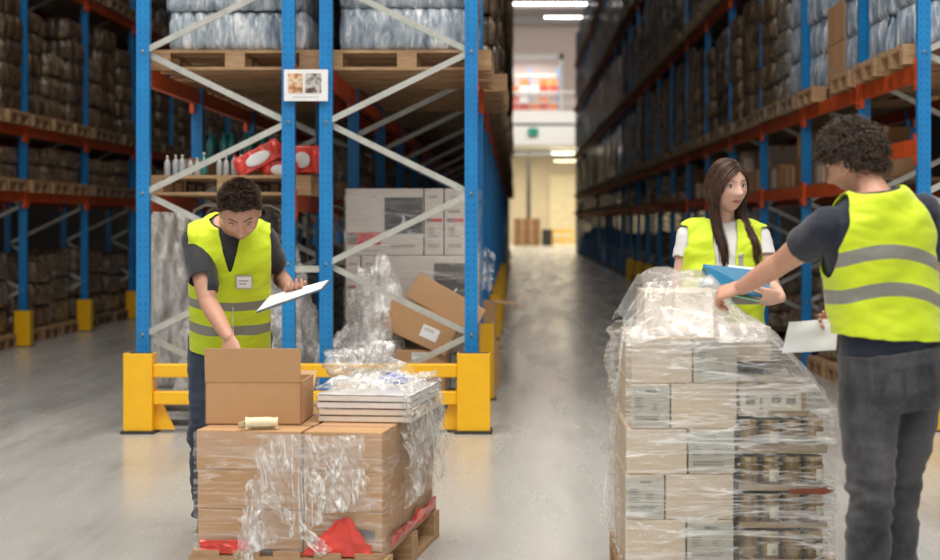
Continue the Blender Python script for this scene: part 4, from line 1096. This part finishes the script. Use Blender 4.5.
def head_mb(H, sc, female=False, n=70):
    """H: Frame of the head; a dense ellipsoid shaped into skull, jaw and face"""
    g = []
    def G(c, s, d): g.append((V(c), V(s), V(d)))
    G((0,.088,-.008),(.009,.02,.016),(0,.012,0)); G((0,.092,-.030),(.0105,.02,.012),(0,.026,-.004))
    for sx in (-1,1):
        G((sx*.013,.088,-.036),(.007,.02,.007),(sx*.002,.009,0)); G((sx*.031,.085,.002),(.015,.03,.011),(0,-.011,0))
        G((sx*.028,.088,.022),(.018,.03,.008),(0,.005 if not female else .002,0)); G((sx*.045,.062,-.028),(.018,.03,.018),(sx*.004,.004,0))
        G((sx*.055,.02,-.072),(.02,.03,.022),(sx*(.008 if not female else .002),0,0))
    G((0,.088,-.059),(.018,.03,.0045),(0,.008,0)); G((0,.088,-.066),(.02,.03,.0022),(0,-.005,0)); G((0,.086,-.0725),(.015,.03,.0055),(0,.0085,0))
    G((0,.083,-.086),(.02,.03,.006),(0,-.003,0)); G((0,.075,-.104),(.018,.03,.012),(0,.012,0))
    rs = []
    for i in range(n+1):
        a = -PI/2+PI*i/n; a = max(-PI/2+.015, min(PI/2-.015, a)); ring = []
        for j in range(n*2):
            th = PI*j/n; d = V((math.cos(a)*math.cos(th), math.cos(a)*math.sin(th), math.sin(a)))
            p = V((d.x*.077, d.y*.097, d.z*.116))
            t = max(0, -p.z/.116)
            p.x *= 1-(.30 if not female else .36)*t**1.3*(1 if p.y > 0 else .4)
            if p.y > 0: p.y *= 1-.05*t; p.y = p.y if t < .5 else p.y
            if p.y < -.02 and t > .3: p.y *= 1-.28*(t-.3)
            if p.y > 0: p.x *= 1+.04*(1-t)
            q = p.copy()
            for c, s, dd in g:
                w = math.exp(-.5*(((p.x-c.x)/s.x)**2+((p.y-c.y)/s.y)**2+((p.z-c.z)/s.z)**2)); q += dd*w
            ring.append(H.p(q.x*sc, q.y*sc, q.z*sc))
        rs.append(ring)
    m = MB(); m.rings(rs)
    for sx in (-1,1):
        m.ell(H.p(sx*.078*sc,-.008*sc,-.008*sc), (.007*sc,.017*sc,.031*sc), 12, 8, rot=Matrix((H.R,H.F,H.U)).transposed() @ Matrix.Rotation(sx*.35,3,'Z') @ Matrix.Rotation(-.15,3,'X'))
    return m
def hand(mb, wrist, d, nrm, side, curl, sc=1.0, spread=.06, thumb=.5, fc=None):
    """d: direction of the palm; nrm: normal out of the back of the hand; side=+1 thumb on (d x nrm)"""
    d = V(d).normalized(); nrm = V(nrm); nrm = (nrm-d*nrm.dot(d)).normalized(); t = d.cross(nrm).normalized()*side
    w = V(wrist); L = .095*sc; rs = []
    for k, (f, hw, hd) in enumerate(((-.12,.024,.019),(.08,.029,.017),(.45,.039,.0155),(.8,.041,.0145),(1.0,.039,.012))):
        c = w+d*L*f; rs.append([c+t*hw*sc*math.cos(2*PI*j/16)+nrm*hd*sc*math.sin(2*PI*j/16) for j in range(16)])
    mb.rings(rs)
    fl = [.043,.047,.044,.035]
    for i in range(4):
        off = (1.5-i)/1.5; base = w+d*L*.86+t*off*.029*sc; cc = curl if fc is None else fc[i]
        dd = (d+t*off*spread).normalized(); ax = dd.cross(nrm).normalized(); pts = [base-d*.02*sc, base]; ang = 0
        for s_i, sl in enumerate((1,.62,.5)):
            ang += cc*(.75,1.0,.8)[s_i]; v = dd*math.cos(ang)-nrm*math.sin(ang); pts.append(pts[-1]+v*fl[i]*sl*sc)
        mb.tube(pts, [x*sc for x in (.0095,.0098,.009,.0082,.0072)], 10, round_ends=True)
    b = w+d*L*.18+t*.022*sc; td = (d*math.cos(thumb+.2)+t*math.sin(thumb+.2)-nrm*.25).normalized(); t2 = (d*.9+t*.25-nrm*.45).normalized()
    mb.tube([b-td*.01*sc, b+td*.025*sc, b+td*.05*sc, b+td*.05*sc+t2*.028*sc], [.014*sc,.0145*sc,.0105*sc,.0085*sc], 10, round_ends=True)
def lerp(a, b, t): return V(a).lerp(V(b), t)
def person(name_label, s):
    k = s['k']; fem = s.get('fem'); T = TF if fem else TM; fr = Frame(s['pelvis'], s['F'], V(s['neck'])-V(s['pelvis'])); tl = (V(s['neck'])-V(s['pelvis'])).length; ku = tl/T[-1][0]
    Ts = [(u*ku,hw*k,hd*k,fo) for (u,hw,hd,fo) in T]
    H = Frame(s['head'], s['hF'], s['hU']); hs = s['hs']; a_ = .84 if fem else 1.0
    root = empty('person', (V(s['pelvis']).x, V(s['pelvis']).y, 0)); tag(root, name_label, 'person')
    b = MB(); b.rings([sring(fr, u, hw, hd, fo) for (u,hw,hd,fo) in Ts])
    b.merge(head_mb(H, hs, fem))
    nb = fr.p(0,-.012,T[-2][0]*ku); hb = H.p(0,-.018*hs,-.055*hs); nr = (.043 if fem else .056)*k
    b.tube([nb-fr.U*.05, nb, lerp(nb,hb,.5), hb, hb+H.U*.03], [nr*1.35,nr*1.15,nr,nr*.98,nr*.9], 20)
    for sd in ('R','L'):
        sh, el, wr = V(s['sh'+sd]), V(s['el'+sd]), V(s['wr'+sd]); r = [x*a_*k for x in (.058,.052,.047,.040,.041,.036,.027)]
        b.tube([sh, lerp(sh,el,.3), lerp(sh,el,.7), el, lerp(el,wr,.25), lerp(el,wr,.6), wr], r, 16, round_ends=True)
        h = s['hand'+sd]; hand(b, wr, h[0], h[1], h[2], h[3], (.88 if fem else 1.0), thumb=h[4] if len(h) > 4 else .5, fc=h[5] if len(h) > 5 else None)
        hp, kn, an = V(s['hip'+sd]), V(s['kn'+sd]), V(s['an'+sd])
        b.tube([hp, lerp(hp,kn,.4), kn, lerp(kn,an,.35), an, an-V((0,0,.05))], [x*k for x in (.085,.072,.052,.052,.036,.034)], 16, round_ends=True)
        fd = V(s.get('foot'+sd, s['F'])); fd.z = 0; fd.normalize(); b.tube([V((an.x,an.y,.045))-fd*.05, V((an.x,an.y,.045))+fd*.03, V((an.x,an.y,.032))+fd*.15], [.034,.036,.026], 12, round_ends=True)
    me = remeshed(b, .0034, 1)
    # colour: skin, lips, brows, stubble, in head coordinates
    ca = me.color_attributes.new('Col', 'FLOAT_COLOR', 'POINT'); sk = V(s['skin']); lip = V(s['lip']); br = V(s['brow']); stub = s.get('stubble', 0); vals = []
    for v in me.vertices:
        q = H.l(v.co)/hs; c = sk.copy()
        if q.length < .16:
            if q.y > .03:
                e = (q.x/.0235)**2+((q.z+.0655-4*q.x*q.x)/(.0095*(1-.35*abs(q.x)/.0235)))**2
                if e < 1.3: c = c.lerp(lip, min(1, (1.3-e)*3))
                c = c*(1-.75*max(0,1-abs(q.z+.0655-4*q.x*q.x)/.0024)*(1 if abs(q.x) < .019 else 0))
                c = c*(1-.6*max(0,1-math.hypot((abs(q.x)-.008)/.0055,(q.z+.045)/.004)))
                if .0 < q.z and .010 < abs(q.x) < .048:
                    zb = .0195+.0065*math.sin((abs(q.x)-.01)/.038*PI*.75); e = abs(q.z-zb)/(.0045 if not fem else .003)
                    if e < 1: c = c.lerp(br, .85*min(1,(1-e)*3))
                e = math.hypot((abs(q.x)-.045)/.02, (q.z+.03)/.018)
                c = c.lerp(V((sk.x*1.03, sk.y*.78, sk.z*.75)), .35*max(0,1-e*.7))
            if stub and q.z < -.035 and q.y > -.03 and math.hypot(q.x/.026,(q.z+.066)/.011) > 1: c = c.lerp(V((.10,.065,.05)), stub*min(1, (-.035-q.z)/.02))
        vals.extend((c.x,c.y,c.z,1))
    ca.data.foreach_set('color', vals)
    body = finish(me, 'body', M['skin'], root)
    if s.get('eyes', True):
        for sx in (-1,1):
            m = MB(); R3 = Matrix((H.R,H.F,H.U)).transposed(); e = H.p(sx*.031*hs,.0735*hs,.001*hs); m.ell(e, (.0135*hs,.0115*hs,.0072*hs*s.get('lid',1)), 20, 12, 0, R3)
            gx = s.get('gaze',(0,0)); m.ell(H.p((sx*.031+gx[0])*hs,.0825*hs,(.001+gx[1])*hs), (.0060*hs,.0050*hs,.0060*hs*s.get('lid',1)), 14, 8, 1, R3)
            o = m.build('eye', [M['eye_white'],M['iris']], smooth=True); o.parent = root; o.matrix_parent_inverse = Matrix.Translation(-root.location)
            m = MB(); pts = [H.p((sx*.031+.0145*math.cos(a))*hs, (.0835-.006*abs(math.cos(a)))*hs, (.001+.0078*math.sin(a)*s.get('lid',1)+.0008)*hs) for a in [PI*i/8 for i in range(9)]]
            m.tube(pts, .0013*hs, 6); o = m.build('eyelashes', M['iris'], smooth=True); o.parent = root; o.matrix_parent_inverse = Matrix.Translation(-root.location)
    def add(mb, nm, mt, smooth=True):
        o = mb.build(nm, mt, smooth=smooth); o.parent = root; o.matrix_parent_inverse = Matrix.Translation(-root.location); return o
    def wr_noise(co, sd, amp): 
        q = fr.l(co); return amp*(noise.noise(V((q.x*9+sd,q.y*9,q.z*16)))+.6*abs(noise.noise(V((q.x*14+q.z*9+sd,q.y*12,q.z*22)))))
    # shirt ------------------------------------------------------------
    sb = MB(); sb.rings([sring(fr, u, hw+.010, hd+.010, fo) for (u,hw,hd,fo) in Ts[:-1]]+[sring(fr, (T[-1][0]+.005)*ku, T[-1][1]*k*.98, T[-1][2]*k+.002, T[-1][3])])
    sl = s.get('sleeve', .55)
    for sd in ('R','L'):
        sh, el = V(s['sh'+sd]), V(s['el'+sd]); e = lerp(sh, el, sl+.1)
        sb.tube([sh-(el-sh).normalized()*.0, lerp(sh,el,sl*.5), e], [x*a_*k for x in (.068,.066,.066)], 20, round_ends=True)
    me = remeshed(sb, .006, 3); displace(me, lambda c: wr_noise(c, s['seed'], .006))
    nkr = s.get('neckr', .062)
    def keep(c):
        q = fr.l(c)
        if q.z < s.get('shirt_hem', .0): return False
        for sd in ('R','L'):
            sh, el = V(s['sh'+sd]), V(s['el'+sd]); ax = (el-sh).normalized(); tt = (c-sh).dot(ax)
            if tt > sl*(el-sh).length and (c-sh-ax*tt).length < .085 and abs(q.x) > .10: return False
        if math.hypot(q.x, (q.y+.01)) < nkr+.5*max(0,q.z-.56*ku) and q.z > (T[-2][0]-.015)*ku - max(0,q.y)*s.get('vneck', .5): return False
        return True
    finish(cut(me, keep), s.get('shirt_name','t_shirt'), M[s['shirt']], root, .004)
    # trousers ---------------------------------------------------------
    tb = MB(); tb.rings([sring(fr, u, hw+.016, hd+.016, fo) for (u,hw,hd,fo) in Ts[:4]])
    for sd in ('R','L'):
        hp, kn, an = V(s['hip'+sd]), V(s['kn'+sd]), V(s['an'+sd])
        tb.tube([hp+V((0,0,.03)), lerp(hp,kn,.3), lerp(hp,kn,.65), kn, lerp(kn,an,.35), lerp(kn,an,.8), an+V((0,0,-.03))], [x*k for x in (.104,.098,.083,.074,.073,.066,.066)], 24, round_ends=True)
    me = remeshed(tb, .007, 3)
    def fold(c):
        w = 0
        for sd in ('R','L'):
            kn, an = V(s['kn'+sd]), V(s['an'+sd]); w = max(w, math.exp(-((c.z-kn.z)/.13)**2), math.exp(-((c.z-an.z-.05)/.12)**2))
        return (.004+.016*w)*(noise.noise(V((c.x*7+c.z*6+s['seed'],c.y*7,c.z*24)))+.5*noise.noise(V((c.x*16,c.y*16+s['seed'],c.z*40))))+.004*noise.noise(c*9)
    displace(me, fold); wu = s.get('waist', .13)
    finish(cut(me, lambda c: fr.l(c).z < wu and c.z > .07), 'trousers', M[s['trousers']], root, .004)
    m = MB()
    for sd in ('R','L'):
        an = V(s['an'+sd]); fd = V(s.get('foot'+sd, s['F'])); fd.z = 0; fd.normalize(); f2 = Frame((an.x,an.y,0), fd, (0,0,1)); m2 = MB()
        m2.rings([sring(Frame(f2.p(0,y,0), (0,0,1), fd) , 0, w_, h_, h_+.001, n=16) for y, w_, h_ in ((-.085,.028,.030),(-.06,.040,.045),(0,.044,.055),(.07,.046,.040),(.14,.046,.030),(.185,.036,.024),(.20,.018,.016))])
        add(m2, 'shoe', M['shoe'])
    # vest -------------------------------------------------------------
    vb = MB(); hem = s['vest_hem']; vw, vd = s.get('vest_w', .030), s.get('vest_d', .028)
    prof = [(u,hw,hd,fo) for (u,hw,hd,fo) in Ts]; hwc = max(p[1] for p in prof)
    rs = []
    for (u,hw,hd,fo) in prof:
        h2 = max(hw, hwc*(.93 if u < .45*ku else 0)) if u < .46*ku else hw
        rs.append(sring(fr, u, h2+vw, max(hd, .10*k if u < .45*ku else 0)+vd, fo, e=2.6))
    vb.rings(rs)
    for sd in ('R','L'):
        sh = fr.l(V(s['sh'+sd])); sgn = 1 if sh.x > 0 else -1; top = V(s['sh'+sd])
        vb.tube([fr.p(sgn*.05,-.01,(T[-1][0]-.03)*ku), fr.p(sgn*.11,-.005,(T[-2][0]-.018)*ku), top+fr.U*.008+fr.R*sgn*.0, top+fr.R*sgn*.035-fr.U*.012], [.052,.066,.080*a_,.070*a_], 20, round_ends=True)
    me = remeshed(vb, .006, 4); displace(me, lambda c: wr_noise(c, s['seed']+3, .010)-.003)
    ar, az = s.get('arm_r', (.080,.135)); 
    def keepv(c):
        q = fr.l(c)
        if q.z+s.get('hem_tilt',0)*q.x < hem+.01*math.sin(q.x*9+q.y*5): return False
        if math.hypot(q.x, q.y+.012) < nkr+.012+.5*max(0,q.z-.56*ku) and q.z > (T[-2][0]-.03)*ku: return False
        for sd in ('R','L'):
            sh = V(s['sh'+sd]); ql = fr.l(sh); sg = 1 if ql.x > 0 else -1
            if sg*q.x > sg*ql.x-s.get('arm_in',.02) and q.z < ql.z+.050 and ((q.y-ql.y)/ar)**2+((q.z-ql.z+.03)/az)**2 < 1: return False
            if sg*q.x > sg*ql.x+s.get('sh_out',.040): return False
            if s.get('sh_top') and q.z > ql.z-.09 and sg*q.x > sg*ql.x+.02-s['sh_top']*(q.z-ql.z+.09): return False
        f = s.get('front')
        if f and q.y > 0:
            z0, z1, w0, w1 = f
            if q.z > z0 and abs(q.x-s.get('front_x',0)) < w0+(w1-w0)*min(1,(q.z-z0)/(z1-z0)): return False
        return True
    cut(me, keepv)
    at = me.attributes.new('upos', 'FLOAT', 'POINT'); at.data.foreach_set('value', [fr.l(v.co).z+s.get('band_curve',0)*(fr.l(v.co).x)**2+s.get('band_tilt',0)*fr.l(v.co).x for v in me.vertices])
    finish(me, 'safety_vest', vest_mat('fluorescent_vest', s['bands']), root, .004)
    # hair -------------------------------------------------------------
    hm = MB(); r = rng(s['seed']*7)
    def line(y): 
        ks = s.get('hairline', [(-1,-.62),(-.3,-.35),(0,.02),(.3,.22),(.6,.50),(1,.56)])
        for (a,h),(b2,g) in zip(ks, ks[1:]):
            if y <= b2: return h+(g-h)*(y-a)/(b2-a)
        return ks[-1][1]
    def surf(d, inf): 
        p = V((d.x*.077, d.y*.097, d.z*.116)); t = max(0,-p.z/.116); p.x *= 1-.2*t; 
        if p.y < -.02 and t > .3: p.y *= 1-.28*(t-.3)
        return p*(1+inf)
    n = 40
    for i in range(n):
        for j in range(n*2):
            q = []
            for (ii,jj) in ((i,j),(i+1,j),(i+1,j+1),(i,j+1)):
                a = -PI/2+PI*ii/n; th = PI*jj/n; q.append(V((math.cos(a)*math.cos(th), math.cos(a)*math.sin(th), math.sin(a))))
            cen = sum(q, V())/4
            if cen.z > line(cen.y)+.03: 
                ps = [surf(d, .045+.05*max(0,noise.noise(d*6))) for d in q]; hm.add([H.p(p.x*hs,p.y*hs,p.z*hs) for p in ps], [(0,1,2,3)])
    cnt = 0
    while cnt < s['strands']:
        d = V((r.gauss(0,1), r.gauss(0,1), r.gauss(0,1))).normalized()
        if d.z < line(d.y)+r.uniform(-.03,.05): continue
        pts = s['style'](d, surf(d, .03), r); cnt += 1
        if not pts: continue
        k_ = len(pts); rad = [s['hr']*hs*(1-.65*(i/(k_-1))) for i in range(k_)]
        hm.tube([H.p(p.x*hs,p.y*hs,p.z*hs) for p in pts], rad, 4)
    add(hm, 'hair', M[s['hair']])
    return root, fr, H, add
# hair styles, in head coordinates (metres on a 23 cm head)
def style_short(d, p, r):
    top = max(0, d.z-.2); L = .013+.050*top; g = (d+V((.35*r.uniform(-1,1), .5*top, .15+.45*top))).normalized()
    pts = []; q = p.copy(); v = g
    for i in range(5): pts.append(q.copy()); v = (v+V((r.uniform(-.2,.2), .25*top, -.10))).normalized(); q = q+v*L/4
    return pts
def style_curly(d, p, r):
    L = .026+.024*max(0,d.z+.2)+r.uniform(-.010,.016); g = (d+V((r.uniform(-.6,.6), r.uniform(-.5,.6), r.uniform(-.5,.4)))).normalized(); a = g.orthogonal().normalized(); b = g.cross(a); ph = r.uniform(0,6.3); R_ = r.uniform(.007,.013); tu = r.uniform(1.0,1.8); pts = []
    for i in range(12):
        t = i/11; c = p+g*L*t-V((0,0,.012*t*t)); an = ph+tu*2*PI*t; pts.append(c+(a*math.cos(an)+b*math.sin(an))*R_*min(1,t*3))
    return pts
def style_long(d, p, r):
    # parted on the crown, drawn down each side, the front locks lying on the chest
    sx = 1 if d.x+.12 > 0 else -1; q = p*1.03; pts = [q.copy()]; n = 30; L = r.uniform(.38,.46) if d.y > -.3 else r.uniform(.40,.46); st = L/n
    front = d.y > -.15; tx = sx*(r.uniform(.050,.082) if front else r.uniform(.01,.060)); ty = r.uniform(-.03,.012) if front else r.uniform(-.062,-.03); jit = V((r.uniform(-.006,.006), r.uniform(-.008,.008), 0)); j2 = r.uniform(0,6)
    for i in range(n):
        out = V((q.x/.077**2, q.y/.097**2, q.z/.116**2)).normalized()
        if q.z > -.02:
            v = V((sx*1.0*max(.15,1-abs(q.x)/.085), -.35 if front else -.15, -.85)); v = v-out*min(0,v.dot(out)); v = v.normalized()
            if abs(q.x) > .076: v = V((0,0,-1))
        else:
            tgt = V((tx, ty+ ((.075 if sx > 0 else .135) if front else -.01)*min(1,max(0,-q.z-.09)/.13), q.z-.05))+jit; v = (tgt-q).normalized()
        q = q+v*st*1.02
        e = math.sqrt((q.x/.084)**2+(q.y/.106)**2+(q.z/.124)**2)
        if e < 1 and q.z > -.09: q = q/e*(1.0+r.uniform(0,.02))
        pts.append(q+V((.0015*math.sin(i*.5+j2), .0015*math.cos(i*.4+j2), 0)))
    return pts

# ---- man bending over the open box, left
pel = V((-1.325,7.93,.92)); nk = V((-1.285,7.66,1.452))
fL = Frame(pel, (.16,-1,0), nk-pel)
shR, shL = fL.p(.150,.01,.50), fL.p(-.145,-.01,.50)
rt, frL, HL_, addL = person('dark-haired man in yellow vest and charcoal polo bending over the open box', dict(
    k=1.0, pelvis=pel, neck=nk, F=(.16,-1,0), seed=3, head=(-1.212,7.49,1.495), hF=(.16,-.80,-.62), hU=(.06,-.60,.79), hs=1.09,
    shR=shR, elR=(-1.352,7.50,1.09), wrR=(-1.225,7.28,.955), shL=shL, elL=(-1.105,7.98,1.19), wrL=(-1.020,7.70,1.155),
    handR=((.30,-.45,-.75),(-.35,-.75,.3),1,.25,.4), handL=((.25,-.80,-.10),(.15,.1,-1),1,.45,.5),
    hipR=(-1.42,7.93,.88), knR=(-1.44,7.88,.50), anR=(-1.44,7.95,.09), hipL=(-1.235,7.93,.88), knL=(-1.235,7.92,.50), anL=(-1.24,8.0,.09),
    skin=(.60,.33,.235), lip=(.50,.20,.16), brow=(.05,.028,.018), stubble=.35, lid=.35, gaze=(0,-.002), shirt='charcoal', shirt_name='polo_shirt', trousers='denim_blue', sleeve=.62, waist=.09,
    vest_hem=-.04, bands=[(.235,.024),(.105,.024)], vest_w=.042, arm_r=(.068,.128), vneck=1.4, front=(.42,.58,.003,.045), arm_in=-.005, hair='hair_brown', strands=2600, style=style_short, hr=.0016,
    hairline=[(-1,-.5),(-.3,-.25),(0,.05),(.3,.20),(.6,.48),(1,.52)]))
m = MB(); m.box((0,0,0),(.072,.004,.066)); bd = frL.p(-.062,.162,.375)
t = MB().box((0,0,0),(.074,.003,.066)).build('name_badge', M['zinc']); t.parent = rt; t.location = bd-rt.location; t.rotation_euler = (.38,0,.1)
q = MB().bb(-.031,.031,-.0025,-.0016,-.026,.026).build('badge_card', M['paper'], t); MB().bb(-.022,.02,-.0032,-.0024,.004,.010).bb(-.022,.010,-.0032,-.0024,-.010,-.005).build('badge_lines', M['ink_soft'], t)
m = MB(); m.tube([frL.p(-.012,.150-.02*abs(.2-u)/.2,u) for u in (-.03,.08,.18,.28,.38)], .0022, 6); addL(m, 'zip', M['paper'])
# clipboard with paper
def sheet(cs, th, mt, nm, up=None, sub=1, bend=0):
    a, b_, c, d = [V(p) for p in cs]; n_ = (b_-a).cross(d-a).normalized(); mb = MB(); N = sub
    def f(o): return lambda u, v: (a.lerp(b_,u)).lerp(d.lerp(c,u), v)+n_*(o+bend*math.sin(PI*u)*.5+bend*noise.noise(V((u*2,v*2,5))))
    mb.grid(f(-th/2), N, N); mb.grid(f(th/2), N, N); 
    for (p, q) in ((a,b_),(b_,c),(c,d),(d,a)): mb.add([p-n_*th/2, q-n_*th/2, q+n_*th/2, p+n_*th/2], [(0,1,2,3)])
    return mb
A, B, C, D = P(256,313,7.36), P(322,290,7.42), P(330,281,7.66), P(270,297,7.60)
cb = empty('clipboard', (A+B+C+D)/4); tag(cb, 'white sheets on a thin board held by the bending man on the left', 'clipboard')
o = sheet((A,B,C,D), .004, 'x', 'y').build('board', simple('blue_grey_board',(.10,.16,.22),.5)); o.parent = cb; o.matrix_parent_inverse = Matrix.Translation(-cb.location)
up = (B-A).cross(D-A).normalized(); up = up if up.z > 0 else -up
o = sheet([p+up*.006+((A+B+C+D)/4-p)*.03 for p in (A,B,C,D)], .003, 'x', 'y', sub=8, bend=.002).build('paper_sheets', M['paper']); o.parent = cb; o.matrix_parent_inverse = Matrix.Translation(-cb.location)

# ---- woman
pel = V((.905,7.46,.885)); nk = V((.915,7.45,1.462)); fW = Frame(pel, (-.05,-1,0), nk-pel)
rt, frW, HW, addW = person('long-haired woman in yellow vest and white t-shirt holding a blue folder', dict(
    k=1.0, fem=True, pelvis=pel, neck=nk, F=(-.05,-1,0), seed=5, arm_in=-.01, head=(.925,7.40,1.605), hF=(.40,-.90,-.06), hU=(-.03,-.04,1), hs=.985,
    shR=fW.p(.150,0,.495), elR=(.712,7.42,1.14), wrR=(.775,7.20,1.135), shL=fW.p(-.150,0,.495), elL=(1.112,7.35,1.165), wrL=(1.108,7.09,1.135),
    handR=((.55,-.6,.05),(-.3,-.3,-.9),-1,.35), handL=((-.93,-.25,.12),(.0,-.9,-.35),-1,.40,.3),
    hipR=(.82,7.46,.85), knR=(.81,7.44,.48), anR=(.81,7.50,.09), hipL=(.99,7.46,.85), knL=(1.0,7.43,.48), anL=(1.0,7.50,.09),
    skin=(.74,.46,.36), lip=(.55,.19,.17), brow=(.10,.055,.04), lid=1.0, gaze=(.002,.0005), shirt='white_cotton', trousers='denim_blue', sleeve=.40, waist=.12, neckr=.060, vneck=.9,
    vest_hem=.02, bands=[(.235,.022),(.10,.022)], vest_w=.035, vest_d=.030, front=(.16,.50,.018,.050), hair='hair_long', strands=1500, style=style_long, hr=.0026,
    hairline=[(-1,-.75),(-.3,-.5),(0,-.2),(.25,.12),(.5,.45),(1,.60)]))
m = MB(); m.box(P(741,262,7.28),(.02,.006,.05)); m.ell(P(741,256,7.28),(.012,.006,.012),10,8); addW(m,'badge_clip',M['zinc'],False)
fo = [P(703,265,7.16), P(771,273,7.19), P(768,298,7.07), P(700,285,7.0)]
cb = empty('folder', sum(fo, V())/4); tag(cb, 'bright blue folder held by the woman behind the right load', 'folder')
def addto(par, mb, nm, mt, **kw): o = mb.build(nm, mt, **kw); o.parent = par; o.matrix_parent_inverse = Matrix.Translation(-par.location); return o
addto(cb, sheet(fo, .010, 0, 0), 'folder_cover', simple('bright_blue_plastic', (.002,.15,.30), .4, coat=.2))
n_ = (fo[1]-fo[0]).cross(fo[3]-fo[0]).normalized(); n_ = n_ if n_.y < 0 else -n_
addto(cb, sheet([P(728,265,7.19), P(768,269,7.21), P(768,280,7.18), P(728,275,7.17)], .003, 0, 0), 'folder_paper', M['paper'])
addto(cb, sheet([p+n_*.007 for p in (P(701.5,270,7.12), P(706,270.7,7.12), P(705.5,278,7.06), P(701,277.4,7.06))], .004, 0, 0), 'folder_clasp', simple('dark_green_clasp',(.02,.07,.06),.4))
addto(cb, sheet([p-n_*.009+V((0,0,-.004)) for p in (P(703,267,7.16), P(771,275,7.19), P(768,300,7.07), P(700,287,7.0))], .004, 0, 0), 'folder_back', simple('pale_green_plastic', (.25,.50,.36), .4))

# ---- man seen from behind, right
pel = V((1.270,5.72,.93)); nk = V((1.195,5.68,1.555)); fM = Frame(pel, (-.28,1,0), nk-pel)
rt, frM, HM, addM = person('curly-haired man in yellow vest and grey jeans seen from behind, reaching left', dict(
    k=1.02, pelvis=pel, neck=nk, F=(-.28,1,0), seed=9, sh_top=.42, head=(1.146,5.75,1.655), hF=(-.72,.62,-.34), hU=(-.30,.15,.94), hs=.97,
    shL=fM.p(-.172,.01,.53), elL=(.935,5.93,1.312), wrL=(.812,6.08,1.216), shR=fM.p(.172,0,.53), elR=(1.44,5.92,1.20), wrR=(1.24,6.08,1.08),
    handL=((-.74,.50,-.22),(-.20,-.60,.80),1,.75,.35,(.72,.85,.95,1.0)), handR=((-.9,.1,-.05),(.1,.6,-.5),1,.5),
    hipL=(1.185,5.70,.88), knL=(1.185,5.66,.52), anL=(1.165,5.72,.09), hipR=(1.345,5.76,.88), knR=(1.315,5.84,.52), anR=(1.32,5.92,.09),
    skin=(.66,.36,.25), lip=(.50,.22,.18), brow=(.04,.025,.016), stubble=.3, eyes=True, shirt='navy', trousers='denim_grey', sleeve=.52, waist=.10, neckr=.060, vneck=.3, shirt_hem=.085,
    vest_hem=.135, hem_tilt=.24, bands=[(.43,.0235),(.305,.0235)], band_curve=1.3, band_tilt=.20, vest_w=.022, vest_d=.026, hair='hair_curly', strands=1700, style=style_curly, hr=.0027,
    hairline=[(-1,-.52),(-.3,-.30),(0,.0),(.3,.10),(.6,.30),(1,.38)]))
m = MB(); f2 = frM
for sg in (-1,1):
    q0 = [f2.p(sg*.085+dx, -.142+ (.01 if abs(dx) > .05 else 0), z) for dx, z in ((-.06,.045),(.06,.045),(.055,-.06),(0,-.085),(-.055,-.06),(-.06,.045))]
    m.tube(q0, .0022, 6)
addM(m, 'pocket_seam', M['denim_blue'])
o = sheet([P(789,322,6.06), P(838,318,6.04), P(836,350,6.0), P(782,353,6.04)], .0012, 0, 0, sub=12, bend=.012).build('paper_sheet', M['paper'], smooth=True); tag(o, 'white paper sheet held at the waist of the curly-haired man', 'paper')
